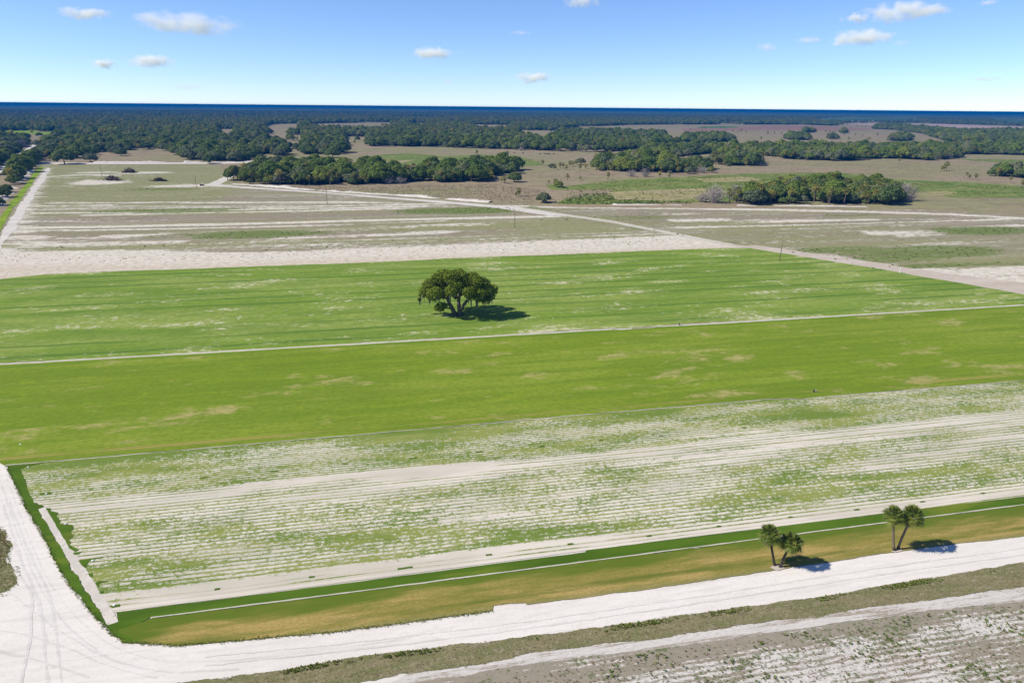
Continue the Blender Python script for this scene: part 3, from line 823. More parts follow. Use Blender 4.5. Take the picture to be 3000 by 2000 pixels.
sheet("heath", [(2100, 376), (2250, 368), (2420, 370), (2560, 378), (2540, 383), (2350, 382), (2150, 383)], 0.12, MAT['heath'], 5, 10, 48, (100, 30, 10))
sheet("heath", [(2000, 377), (2110, 374), (2200, 378), (2100, 385), (2000, 385)], 0.14, MAT['heath'], 5, 10, 49, (100, 30, 10))
sheet("crop_field", [(2040, 373), (2120, 370), (2180, 372), (2120, 376), (2050, 376)], 0.16, MAT['crop'], 4, 10, 50, (100, 30, 10))
sheet("bare_field", [(2450, 363), (2560, 361.5), (2690, 362), (2860, 367), (3000, 371), (3600, 385), (3600, 402), (3000, 385), (2850, 384), (2760, 381), (2680, 374), (2560, 368)], 0.12, MAT['bare'], 4, 12, 51, (120, 40, 15))
sheet("crop_field", [(2400, 347), (2680, 348), (2680, 352), (2420, 354)], 0.12, MAT['crop'], 5, 20, 52, (200, 60, 20))
sheet("crop_field", [(2920, 353), (3300, 357), (3300, 364), (2950, 360)], 0.12, MAT['crop'], 5, 20, 53, (200, 60, 20))
sheet("pond", [(2622, 418), (2700, 416.5), (2780, 418), (2760, 421), (2680, 421.5)], 0.12, MAT['water'], 2, 6, 54, (60, 20, 8))
sheet("meadow", [(1720, 407), (1850, 407), (2000, 408), (2090, 413), (2060, 418), (1850, 413), (1730, 412)], 0.12, MAT['crop'], 4, 8, 55, (80, 30, 10))
sheet("meadow", [(0, 384), (110, 382), (110, 387), (200, 386), (205, 396), (130, 394), (0, 390)], 0.12, MAT['ditch'], 3, 8, 56, (80, 30, 10))

# ------------------------------------------------------------------ raised sand berms and spoil
def berm(name, line, width, height, mat, seed, gap=0.0, step=2.0, **props):
    P = gp(line)
    pts = []
    for a, b in zip(P[:-1], P[1:]):
        n = max(1, int(np.linalg.norm(b - a) / step))
        pts.append(a + (np.arange(n) / n)[:, None] * (b - a))
    P = np.concatenate(pts + [P[-1:]])
    n = len(P)
    T = np.gradient(P, axis=0); N = np.column_stack([-T[:, 1], T[:, 0]]) / np.linalg.norm(T, axis=1)[:, None]
    hgt = height * np.clip(0.75 + 0.75 * fractal1(n, step, seed, (22, 8, 3)), 0.02, 2)
    if gap:
        hgt *= (fractal1(n, step, seed + 1, (45, 16, 6)) > gap - 1)
        hgt = np.maximum(hgt, -0.3)
    wob = fractal1(n, step, seed + 2, (30, 10, 3)) * width * 0.3
    prof = np.array([-1, -0.62, -0.22, 0.2, 0.6, 1.0]); ph = np.array([0, 0.55, 1.0, 0.92, 0.5, 0.0])
    v = []
    r = np.random.default_rng(seed)
    for i in range(n):
        for a, h in zip(prof, ph):
            q = P[i] + N[i] * (a * width / 2 * r.uniform(0.85, 1.15) + wob[i])
            z = h * hgt[i] * r.uniform(0.75, 1.25) - 0.12 if h else -0.22
            v.append((q[0], q[1], z))
    k = len(prof)
    f = np.array([(i * k + j, (i + 1) * k + j, (i + 1) * k + j + 1, i * k + j + 1) for i in range(n - 1) for j in range(k - 1)])
    return add(name, mesh_from(name, np.array(v), f, mat), **props)


berm("sand_berm", [(681, 540), (850, 552), (1004, 562), (1180, 573), (1344, 584), (1440, 592)], 7.5, 1.5, MAT['sand'], 3, kind='structure')
berm("sand_berm", [(1690, 600), (1900, 600), (2200, 603), (2450, 605), (2720, 610), (2900, 622)], 4.5, 0.7, MAT['sand'], 7, gap=1.05, kind='structure')
berm("sand_berm", [(112, 478), (300, 477), (520, 476), (740, 474)], 9.0, 1.2, MAT['sand'], 9, gap=0.6, kind='structure')
berm("sand_berm", [(88, 500), (70, 514), (45, 538), (20, 562), (0, 590), (-40, 640)], 9.0, 1.5, MAT['sand'], 12, gap=0.9, kind='structure')

# ------------------------------------------------------------------ plants: meshes
ICO = None


def ico():
    global ICO
    if ICO is None:
        bm = bmesh.new(); bmesh.ops.create_icosphere(bm, subdivisions=1, radius=1.0)
        ICO = (np.array([v.co for v in bm.verts]), np.array([[v.index for v in f.verts] for f in bm.faces])); bm.free()
    return ICO


def unit(r, n):
    d = r.normal(size=(n, 3)); return d / np.linalg.norm(d, axis=1)[:, None]


def leaf_quads(r, pos, nrm, size):
    """Irregular small quads at pos facing nrm."""
    n = len(pos)
    t = np.cross(nrm, unit(r, n)); t /= np.linalg.norm(t, axis=1)[:, None] + 1e-9
    b = np.cross(nrm, t)
    s = size[:, None]
    q = np.empty((n, 4, 3))
    for k, (a, c) in enumerate(((-1, -0.55), (0.7, -0.9), (1, 0.6), (-0.6, 0.9))):
        q[:, k] = pos + t * s * a * r.uniform(0.6, 1.15, (n, 1)) + b * s * c * r.uniform(0.6, 1.15, (n, 1)) + nrm * s * r.uniform(-0.3, 0.3, (n, 1))
    return q.reshape(-1, 3)


def crown_mesh(name, seed, lobes, nleaf, leaf, mat, core=0.78, jitter=0.55, top_bias=0.25):
    """Leafy crown: lobes = list of (centre, radius(3)); leaf quads over the lobes' shells plus dark uneven cores."""
    r = np.random.default_rng(seed)
    C = np.array([l[0] for l in lobes]); R = np.array([l[1] for l in lobes])
    w = (R.mean(1) ** 2); w /= w.sum()
    pick = r.choice(len(lobes), int(nleaf * 1.8), p=w)
    d = unit(r, len(pick)); d[:, 2] += top_bias; d /= np.linalg.norm(d, axis=1)[:, None]
    sh = r.uniform(0.78, 1.12, (len(pick), 1))
    pos = C[pick] + d * R[pick] * sh
    hid = np.zeros(len(pick), bool)
    for i in range(len(lobes)):
        q = np.linalg.norm((pos - C[i]) / R[i], axis=1)
        hid |= (q < 0.72) & (pick != i)
    keep_ = np.where(~hid)[0][:nleaf]
    pos, d = pos[keep_], d[keep_]
    nrm = d + jitter * unit(r, len(d)); nrm /= np.linalg.norm(nrm, axis=1)[:, None]
    v1 = leaf_quads(r, pos, nrm, leaf * r.uniform(0.55, 1.35, len(pos)))
    f1 = np.arange(len(v1)).reshape(-1, 4)
    iv, if_ = ico()
    vs2, fs2, n = [], [], len(v1)
    for c, rad in zip(C, R):
        vv = iv * r.uniform(0.82, 1.1, (len(iv), 1)) * rad * core + c
        vs2.append(vv); fs2.append(if_ + n); n += len(iv)
    verts = np.vstack([v1] + vs2)
    faces = [tuple(x) for x in f1] + [tuple(x) for x in np.vstack(fs2)]
    return mesh_from(name, verts, faces, mat)


def oak_lobes(seed, R, zb, zt, n):
    r = np.random.default_rng(seed)
    L = []
    for i in range(n):
        a = i * 2.399 + r.uniform(-0.4, 0.4)
        q = math.sqrt((i + 0.5) / n)
        rad = R * q * 0.72
        h = zb + (zt - zb) * (1 - 0.75 * q ** 1.8) * r.uniform(0.75, 1.05) * 0.78
        s = R * r.uniform(0.24, 0.36)
        L.append(((rad * math.cos(a), rad * math.sin(a), max(h, zb)), (s * r.uniform(0.9, 1.2), s * r.uniform(0.9, 1.2), s * r.uniform(0.62, 0.85))))
    return L


def oak_trunk(seed, R, h, name):
    b = Buf(); r = np.random.default_rng(seed)
    b.tube([(0, 0, -0.3), (0.1, 0, h * 0.15), (0.2, 0.1, h * 0.4)], [0.55, 0.42, 0.36], 7)
    for k in range(4):
        a = k * 1.6 + r.uniform(0, 1)
        b.tube([(0.15, 0.05, h * 0.3), (R * 0.22 * math.cos(a), R * 0.22 * math.sin(a), h * 0.5), (R * 0.5 * math.cos(a), R * 0.5 * math.sin(a), h * 0.66)], [0.26, 0.19, 0.09], 5)
    return b.mesh(name, MAT['bark'])


OAKS = []      # (crown mesh, trunk mesh, nominal crown radius, height)
for i in range(7):
    R = 9.0 + 0.7 * (i % 3); ht = [11.5, 13.5, 14.5, 10.5, 12.0, 14.0, 12.5][i]
    m = MAT['light_oak'] if i in (2, 5) else (MAT['grey_oak'] if i in (3, 6) else MAT['oak'])
    OAKS.append((crown_mesh("oak_crown", 100 + i, oak_lobes(200 + i, R, ht * 0.24, ht, 24 + i), 2300, 0.66, m), oak_trunk(300 + i, R, ht, "oak_trunk"), R, ht))
BUSHES = []
for i in range(3):
    BUSHES.append((crown_mesh("bush_crown", 150 + i, oak_lobes(250 + i, 2.2, 0.7, 3.4, 9), 420, 0.40, MAT['weed'] if i else MAT['oak']), None, 2.4, 3.4))


def frond_fan(b, base, az, el, L, r, mat, n=7, droop=0.5):
    """One fan frond: a stalk, then leaflets spreading from its end."""
    d = np.array([math.cos(az) * math.cos(el), math.sin(az) * math.cos(el), math.sin(el)])
    side = np.array([-math.sin(az), math.cos(az), 0.0])
    up = np.cross(d, side) * -1
    tip = base + d * L * 0.5
    b.add([base - side * 0.03 * L, base + side * 0.03 * L, tip + side * 0.02 * L, tip - side * 0.02 * L], [(0, 1, 2, 3)], mat)
    for k in range(n):
        t = (k / (n - 1) - 0.5) * 2.5
        q = d * math.cos(t) + side * math.sin(t)
        ll = L * 0.62 * (0.75 + 0.35 * math.cos(t)) * r.uniform(0.85, 1.1)
        wv = np.cross(q, up); wv = wv / (np.linalg.norm(wv) + 1e-9) * L * 0.055 * (9 / n)
        mid = tip + q * ll * 0.55 + up * 0.04 * L
        end = tip + q * ll - np.array([0, 0, 1.0]) * ll * droop * r.uniform(0.5, 1.2)
        b.add([tip, mid + wv, end, mid - wv], [(0, 1, 2, 3)], mat)


def palm_crown(name, seed, top, nf, L, mats, leaflets, dead=5):
    r = np.random.default_rng(seed); b = Buf()
    for k in range(nf):
        az = k * 2.399 + r.uniform(-0.3, 0.3)
        el = math.radians(80 - 125 * ((k + 0.5) / nf) ** 0.85) + r.uniform(-0.12, 0.12)
        frond_fan(b, np.array(top) + [0, 0, 0.12], az, el, L * r.uniform(0.85, 1.1), r, 0, leaflets, 0.38 if el > 0 else 0.5)
    for k in range(dead):
        frond_fan(b, np.array(top) - [0, 0, 0.15], r.uniform(0, 6.3), math.radians(r.uniform(-75, -50)), L * 0.8, r, 1, max(4, leaflets - 3), 0.2)
    return b.mesh(name, mats)


PALMS = []
for i in range(4):
    hgt = [5.2, 6.8, 4.0, 7.6][i]
    tb = Buf(); tb.tube([(0, 0, -0.2), (0.1, 0.05, hgt * 0.5), (0.15, 0.1, hgt)], [0.26, 0.2, 0.2], 6)
    PALMS.append((palm_crown("palm_crown", 400 + i, (0.15, 0.1, hgt), 26, 2.3, [MAT['palm'], MAT['straw']], 5, 6), tb.mesh("palm_trunk", MAT['palmbark']), 2.2, hgt + 1.8))


def snag_mesh(name, seed, h, R, n=70):
    """Leafless grey shrub: a spray of thin forking stems."""
    r = np.random.default_rng(seed); b = Buf()
    for k in range(n):
        a = r.uniform(0, 6.283); e = r.uniform(0.25, 1.35)
        L = h * r.uniform(0.7, 1.1)
        base = np.array([r.uniform(-.3, .3) * R, r.uniform(-.3, .3) * R, 0.0])
        d = np.array([math.cos(a) * math.cos(e) * R / h * 1.3, math.sin(a) * math.cos(e) * R / h * 1.3, math.sin(e)])
        p1 = base + d * L * 0.55; p2 = base + d * L + r.normal(size=3) * 0.12 * h
        b.tube([base, p1, p2], [0.09, 0.06, 0.03], 3, cap=False)
        for _ in range(4):
            q = p1 + (p2 - p1) * r.uniform(0, 0.9); e2 = q + r.normal(size=3) * 0.16 * h + [0, 0, 0.1 * h]
            b.tube([q, e2], [0.05, 0.02], 3, cap=False)
    lb = [((r.uniform(-.45, .45) * R, r.uniform(-.45, .45) * R, h * r.uniform(0.45, 0.75)), (R * .5, R * .5, h * .32)) for _ in range(7)]
    C_ = np.array([l[0] for l in lb]); R_ = np.array([l[1] for l in lb])
    k_ = r.integers(0, 7, 900); d_ = unit(r, 900)
    q_ = leaf_quads(r, C_[k_] + d_ * R_[k_] * r.uniform(0.5, 1.1, (900, 1)), unit(r, 900), r.uniform(0.06, 0.16, 900))
    for i_ in range(900):
        b.add(q_[i_ * 4:i_ * 4 + 4], [(0, 1, 2, 3)])
    return b.mesh(name, MAT['twig'])


SNAGS = [snag_mesh("bare_branches", 500 + i, [6.5, 5.0, 7.5][i], [4.2, 4.2, 4.6][i]) for i in range(3)]


def plant(kind, xy, proto, sc, rz, label, category, group=None):
    """One tree or shrub as a thing: an Empty at its foot with crown and trunk as parts."""
    t = add(kind, None, loc=(xy[0], xy[1], 0.05), rz=rz, sc=sc, label=label, category=category)
    if group:
        t['group'] = group
    add("crown", proto[0], t)
    if proto[1] is not None:
        add("trunk", proto[1], t)
    return t


# ------------------------------------------------------------------ the lone live oak in the upper sod field
def lone_oak():
    base = g(1342, 925)
    t = add("live_oak", None, loc=(base[0], base[1], 0.14), rz=-YAW, sc=(0.96, 0.96, 1.0), label="lone spreading live oak with twin trunks standing in the green sod field", category="tree")
    r = np.random.default_rng(77)
    # local axes: x to the right of the picture, y away from the camera
    trunks = [([(-0.9, 0, -0.2), (-1.8, 0.2, 2.0), (-3.0, 0.2, 4.2), (-3.4, 0, 6.2), (-2.6, 0.3, 8.6)], [0.95, 0.72, 0.62, 0.5, 0.3]),
              ([(0.7, 0, -0.2), (0.5, 0, 2.0), (0.2, 0.3, 4.6), (0.6, 0.4, 7.0), (1.2, 0.6, 10.0)], [1.0, 0.75, 0.62, 0.48, 0.25]),
              ([(0.7, -0.1, 1.6), (2.2, -0.4, 4.0), (4.2, -0.4, 6.2), (7.0, 0, 8.2), (9.5, 0.2, 9.0)], [0.62, 0.5, 0.42, 0.3, 0.14])]
    limbs = []
    for a in np.linspace(0, 6.28, 9)[:-1]:
        limbs.append(([(-0.8, 0, 5.6), (3.5 * math.cos(a), 3 * math.sin(a), 8.0), (8.2 * math.cos(a + .2), 7 * math.sin(a + .2), 9.6 + r.uniform(-1, 1))], [0.36, 0.24, 0.09]))
    limbs += [([(-2.0, 0.1, 2.2), (-4.2, -0.6, 2.6), (-6.0, -0.9, 2.9)], [0.3, 0.2, 0.08]), ([(-3.2, 0, 5.2), (-8, 0.2, 8.2), (-12.0, 0, 7.0)], [0.36, 0.22, 0.08])]
    for p, rad in trunks:
        b = Buf(); b.tube(p, rad, 10); add("trunk", b.mesh("trunk", MAT['bark'], True), t)
    for p, rad in limbs:
        b = Buf(); b.tube(p, rad, 7); add("limb", b.mesh("limb", MAT['bark'], True), t)
    lobes = []
    def lob(x, y, z, s, sz=None):
        lobes.append(((x, y, z), (s, s * 0.95, sz or s * 0.78)))
    for x, z, s in [(-10.8, 8.0, 2.0), (-12.0, 6.6, 1.3), (-12.9, 5.0, 0.7), (-9.3, 10.0, 2.4), (-7.6, 7.6, 2.5), (-8.6, 6.6, 1.8), (-6.6, 11.3, 2.6), (-4.2, 9.0, 2.7), (-4.6, 12.6, 2.7), (-1.6, 13.3, 2.6),
                    (-1.0, 10.3, 2.9), (-2.0, 8.6, 2.0), (1.6, 12.9, 2.5), (3.2, 11.2, 2.8), (4.8, 12.6, 2.5), (6.6, 12.0, 2.3), (6.2, 9.3, 2.6), (8.2, 10.4, 2.4), (10.0, 9.2, 2.3), (11.6, 8.4, 1.7), (12.3, 9.6, 1.2),
                    (10.8, 6.6, 1.7), (9.8, 5.6, 1.3), (4.6, 7.8, 2.0), (2.0, 9.2, 2.2), (7.2, 7.0, 2.0), (3.4, 6.6, 1.3), (6.8, 5.8, 1.1), (-5.8, 6.2, 1.7)]:
        y = r.uniform(-4.5, 4.5) * (1 - (x / 15) ** 2)
        lob(x, y, z, s)
    for x, y, z, s in [(-7, 6, 9, 2.4), (-3, 8, 9.5, 2.6), (2, 8.5, 9, 2.7), (6, 6.5, 9, 2.5), (-6.4, -5.5, 9.2, 1.9), (-1.5, -6.4, 9.9, 2.0), (4, -6.0, 9.4, 2.0), (8, -4, 8.8, 1.9), (0, -4, 10.8, 2.6), (0, 4, 12.2, 2.7),
                       (-5.8, -0.8, 3.2, 1.6), (-4.6, -0.6, 3.4, 1.3), (-6.9, -0.9, 2.6, 1.1), (-5.6, -1.2, 2.3, 1.0)]:
        lob(x, y, z, s)
    cm = crown_mesh("crown", 78, lobes, 18000, 0.25, MAT['hero_oak'], core=0.42, jitter=0.8, top_bias=0.15)
    add("crown", cm, t)
    # hanging moss
    b = Buf()
    for _ in range(240):
        c, rad = lobes[r.integers(len(lobes))]
        a = r.uniform(0, 6.283); q = r.uniform(0.3, 0.95)
        p = np.array([c[0] + rad[0] * q * math.cos(a), c[1] + rad[1] * q * math.sin(a), c[2] - rad[2] * r.uniform(0.35, 0.8)])
        if p[2] < 3.8:
            continue
        L = r.uniform(0.8, 2.3); w = r.uniform(0.10, 0.24)
        az = r.uniform(0, 3.14); sv = np.array([math.cos(az), math.sin(az), 0]) * w
        sw = r.normal(size=3) * 0.1
        b.add([p - sv, p + sv, p + sv * 0.7 - [0, 0, L * 0.6] + sw, p - [0, 0, L] + sw * 1.5, p - sv * 0.8 - [0, 0, L * 0.55] + sw], [(0, 1, 2, 3, 4)])
    for x, z, L in [(-12.9, 5.2, 2.3), (-12.6, 5.6, 1.6), (4.6, 5.2, 2.6), (6.3, 5.0, 2.7), (6.5, 5.2, 2.0), (8.2, 5.2, 1.6), (-2.6, 6.4, 2.2), (2.6, 5.0, 1.8)]:
        for k in range(5):
            p = np.array([x + r.uniform(-.25, .25), r.uniform(-1, 1), z]); sv = np.array([0.16, 0.1, 0])
            b.add([p - sv, p + sv, p + sv * .7 - [0, 0, L * .6], p - [0, 0, L * r.uniform(.8, 1.1)], p - sv * .8 - [0, 0, L * .5]], [(0, 1, 2, 3, 4)])
    add("hanging_moss", b.mesh("hanging_moss", MAT['moss']), t, kind='stuff')
    return t


lone_oak()


# ------------------------------------------------------------------ the two pairs of cabbage palms by the road
def near_palm(px, py, top_dx, hgt, R, bend, seed, label, charred):
    base = g(px, py)
    t = add("cabbage_palm", None, loc=(base[0], base[1], 0.1), rz=-YAW, label=label, category="palm tree", group="palms beside the sand road")
    n = 9
    p = [(top_dx * (s ** bend), 0.05 * math.sin(s * 5), -0.2 + (hgt + 0.2) * s) for s in np.linspace(0, 1, n)]
    rad = [0.27, 0.20, 0.185, 0.18, 0.175, 0.17, 0.165, 0.16, 0.17]
    b = Buf(); b.tube(p, rad, 10)
    add("trunk", b.mesh("trunk", MAT['palmbark_dark'] if charred else MAT['palmbark'], True), t)
    b = Buf(); b.tube([p[0], p[1]], [0.275, 0.21], 10); add("trunk_foot", b.mesh("trunk_foot", MAT['palmbark_dark']), t)
    b = Buf(); b.tube([(p[-1][0], p[-1][1], p[-1][2] - .35), (p[-1][0], p[-1][1], p[-1][2] + .1)], [0.2, 0.26], 9); add("crown_shaft", b.mesh("crown_shaft", MAT['palmbark_dark']), t)
    r = np.random.default_rng(seed)
    top = np.array(p[-1]); nf = 44
    for k in range(nf):
        az = k * 2.399 + r.uniform(-0.25, 0.25)
        el = math.radians(82 - 122 * ((k + 0.5) / nf) ** 0.85) + r.uniform(-0.1, 0.1)
        b = Buf(); frond_fan(b, top + [0, 0, 0.1], az, el, R * r.uniform(0.88, 1.1), r, 0, 13, 0.34 if el > 0 else 0.5)
        add("frond", b.mesh("frond", MAT['hero_palm']), t)
    for k in range(7):
        b = Buf(); frond_fan(b, top - [0, 0, 0.1], r.uniform(0, 6.3), math.radians(r.uniform(-72, -45)), R * 0.85, r, 0, 9, 0.3)
        add("dead_frond", b.mesh("dead_frond", MAT['straw']), t)


near_palm(2270, 1657, -1.5, 5.3, 1.62, 1.0, 31, "straight dark-trunked palm, left one of the pair farther left beside the sand road", True)
near_palm(2284, 1662, 1.1, 4.25, 1.68, 1.15, 32, "leaning dark-trunked palm, right one of the pair farther left beside the sand road", True)
near_palm(2621, 1613, -1.35, 6.2, 1.55, 0.8, 33, "slender upright grey-trunked palm, left one of the pair farther right beside the road", False)
near_palm(2630, 1610, 1.0, 6.0, 1.75, 1.35, 34, "tall curved grey-trunked palm, right one of the pair farther right beside the road", False)
sheet("bare_soil", [(2255, 1664), (2270, 1655), (2292, 1658), (2300, 1668), (2275, 1672)], 0.15, MAT['tan'], 0.1, 0.2, 91, (1, .4, .2))
sheet("bare_soil", [(2610, 1617), (2622, 1609), (2640, 1609), (2645, 1615), (2625, 1620)], 0.15, MAT['tan'], 0.1, 0.2, 92, (1, .4, .2))

# ------------------------------------------------------------------ woods
# ground polygons of groves and of clearings, drawn on the photograph and laid on the ground
GROVES = {
    'a': ([(668, 526), (740, 540), (860, 543), (980, 542), (1080, 540), (1195, 538), (1215, 522), (1090, 512), (1040, 497), (900, 491), (760, 497)], "grove of the long wood left of the photo's middle, behind the white sand berm"),
    'b': ([(1210, 528), (1300, 535), (1430, 532), (1440, 515), (1520, 507), (1515, 497), (1400, 491), (1250, 500)], "right half of the long wood near the photo's middle"),
    'c': ([(1745, 500), (1800, 503), (1900, 506), (2090, 506), (2090, 495), (2000, 485), (1900, 481), (1800, 473), (1745, 478)], "low wood behind the marsh right of the middle"),
    'd': ([(2078, 478), (2130, 487), (2230, 486), (2238, 474), (2150, 465), (2082, 466)], "compact wood at the edge of the brown pasture behind the marsh"),
    'e': ([(2125, 595), (2200, 597), (2330, 597), (2500, 598), (2640, 596), (2650, 580), (2600, 562), (2500, 553), (2350, 553), (2230, 572)], "big wood on the right just behind the fallow field"),
    'f': ([(2900, 516), (3000, 522), (3120, 524), (3120, 506), (3000, 506), (2930, 508)], "clump of trees at the right edge of the photo behind the green marsh"),
    'g': ([(2240, 457), (2297, 466), (2467, 473), (2560, 465), (2620, 465), (2734, 471), (2808, 463), (2822, 452), (3000, 455), (3400, 460), (3400, 432), (2850, 430), (2700, 438), (2500, 438), (2300, 436), (2150, 436), (2020, 438), (1900, 441), (1850, 455), (1990, 460), (2060, 452), (2150, 450)], "broad belt of trees across the right behind the brown pasture"),
    'h': ([(2300, 409), (2340, 411), (2372, 411), (2370, 402), (2330, 399), (2300, 402)], "oval tree clump standing alone in the far olive pasture"),
    'i': ([(2352, 389), (2386, 389), (2386, 384), (2354, 384)], "small far tree clump in the reddish pasture"),
    'j': ([(2420, 408), (2452, 408), (2450, 402), (2424, 402)], "round tree clump right of the oval clump in the far pasture"),
    'k': ([(2460, 391), (2482, 391), (2480, 386), (2462, 386)], "tiny tree clump far right in the far pasture"),
    'l': ([(2604, 414), (2660, 415), (2672, 406), (2640, 398), (2612, 402)], "rounded wood left of the dark pond on the right"),
    'm': ([(2555, 378), (2620, 381), (2700, 392), (2760, 412), (2830, 418), (3400, 428), (3400, 396), (3000, 388), (2850, 388), (2760, 384), (2690, 377), (2640, 371), (2570, 370)], "far wood on the right below the pinkish bare field"),
    'n': ([(1610, 400), (1800, 405), (1950, 408), (1952, 396), (1800, 390), (1640, 388)], "dark straight-edged wood in the middle distance right of centre"),
    'o': ([(2000, 416), (2080, 418), (2150, 416), (2150, 408), (2060, 400), (2000, 402)], "palm-studded wood behind the green meadow strip"),
}
FRONT = [(-700, 640), (-160, 580), (-60, 540), (0, 485), (57, 442), (95, 418), (128, 404), (134, 405), (104, 436), (88, 452), (60, 490), (20, 540), (-30, 590), (-20, 605), (25, 556), (70, 503), (119, 470), (180, 465), (240, 465), (290, 454), (345, 452),
         (420, 448), (500, 445), (548, 468), (560, 471), (640, 471), (700, 472), (748, 466), (756, 454), (830, 457), (850, 444), (880, 451), (930, 454), (1008, 452), (1015, 440), (995, 430), (1090, 429), (1180, 429),
         (1300, 431), (1400, 435), (1520, 439), (1640, 443), (1765, 446), (1860, 440), (1960, 430), (1990, 424), (1840, 412), (1720, 414), (1610, 406), (1600, 398), (1600, 384), (1700, 372), (1850, 366), (2000, 365), (2350, 365.5), (2450, 369), (2450, 361),
         (2700, 360), (2860, 364), (3000, 368), (3500, 380)]
WOOD = gp(FRONT + [(4200, 352), (4200, 345), (-1500, 345), (-1500, 500)])
CLEAR_PX = [np.array(c, float) for c in (
    [(128, 405), (60, 452), (0, 487), (-160, 570), (-160, 590), (0, 508), (70, 463), (100, 442), (136, 408)],
    [(57, 441), (102, 416), (96, 412), (55, 436)], [(0, 384), (110, 382), (110, 386), (200, 386), (205, 396), (130, 394), (118, 400), (0, 391)],
    [(290, 455), (345, 456), (420, 449), (500, 446), (548, 470), (500, 476), (290, 476)],
    [(632, 378), (690, 379), (692, 391), (640, 390)], [(775, 372), (800, 364), (880, 362), (872, 378), (810, 384), (850, 391), (800, 392)], [(777, 396), (893, 397), (893, 408), (780, 408)],
    [(838, 418), (888, 417), (885, 432), (840, 432)], [(695, 418), (760, 418), (760, 424), (700, 425)], [(905, 363), (1000, 361), (1150, 358), (1150, 366), (1080, 374), (1000, 373), (920, 370)],
    [(1008, 400), (1080, 401), (1085, 411), (1012, 412)], [(1200, 360), (1255, 361), (1250, 367), (1205, 366)], [(1375, 365), (1500, 366), (1505, 374), (1400, 373)], [(1518, 381), (1606, 383), (1606, 402), (1560, 396), (1520, 394)],
    [(1715, 374), (1860, 366), (2000, 366), (2000, 374), (1850, 376)], [(1650, 382), (1800, 384), (1800, 387), (1660, 386)], [(1140, 342), (1290, 343), (1290, 345.5), (1150, 345)], [(690, 337), (760, 338), (760, 339.5), (690, 339)],
    [(2100, 358), (2180, 358), (2180, 361), (2110, 361)], [(2380, 346), (2690, 347), (2690, 353), (2420, 355)], [(2900, 352), (3300, 356), (3300, 365), (2950, 361)], [(2900, 347.5), (3100, 348.5), (3100, 350), (2900, 349)],
    [(2440, 362), (2560, 360), (2700, 361), (2860, 366), (3000, 370), (3600, 384), (3600, 404), (3000, 386), (2850, 385), (2760, 382), (2680, 375), (2560, 369)])]
CLEAR = [gp(c) for c in CLEAR_PX]


def scatter(poly, s, seed, clear=(), jit=0.42):
    r = np.random.default_rng(seed)
    lo, hi = poly.min(0), poly.max(0)
    X, Y = np.meshgrid(np.arange(lo[0], hi[0] + s, s), np.arange(lo[1], hi[1] + s, s * 0.87))
    X = X + (np.arange(X.shape[0]) % 2)[:, None] * s / 2
    P = np.column_stack([X.ravel(), Y.ravel()])
    P = P + r.uniform(-jit, jit, P.shape) * s
    ok = inside(poly, P)
    P = P[ok]
    for c in clear:
        P = P[~inside(c, P)]
    return P


near_things, far_oaks, far_palms = [], [], []
r0 = np.random.default_rng(6)


def dist_cam(p):
    return math.hypot(p[0], p[1])


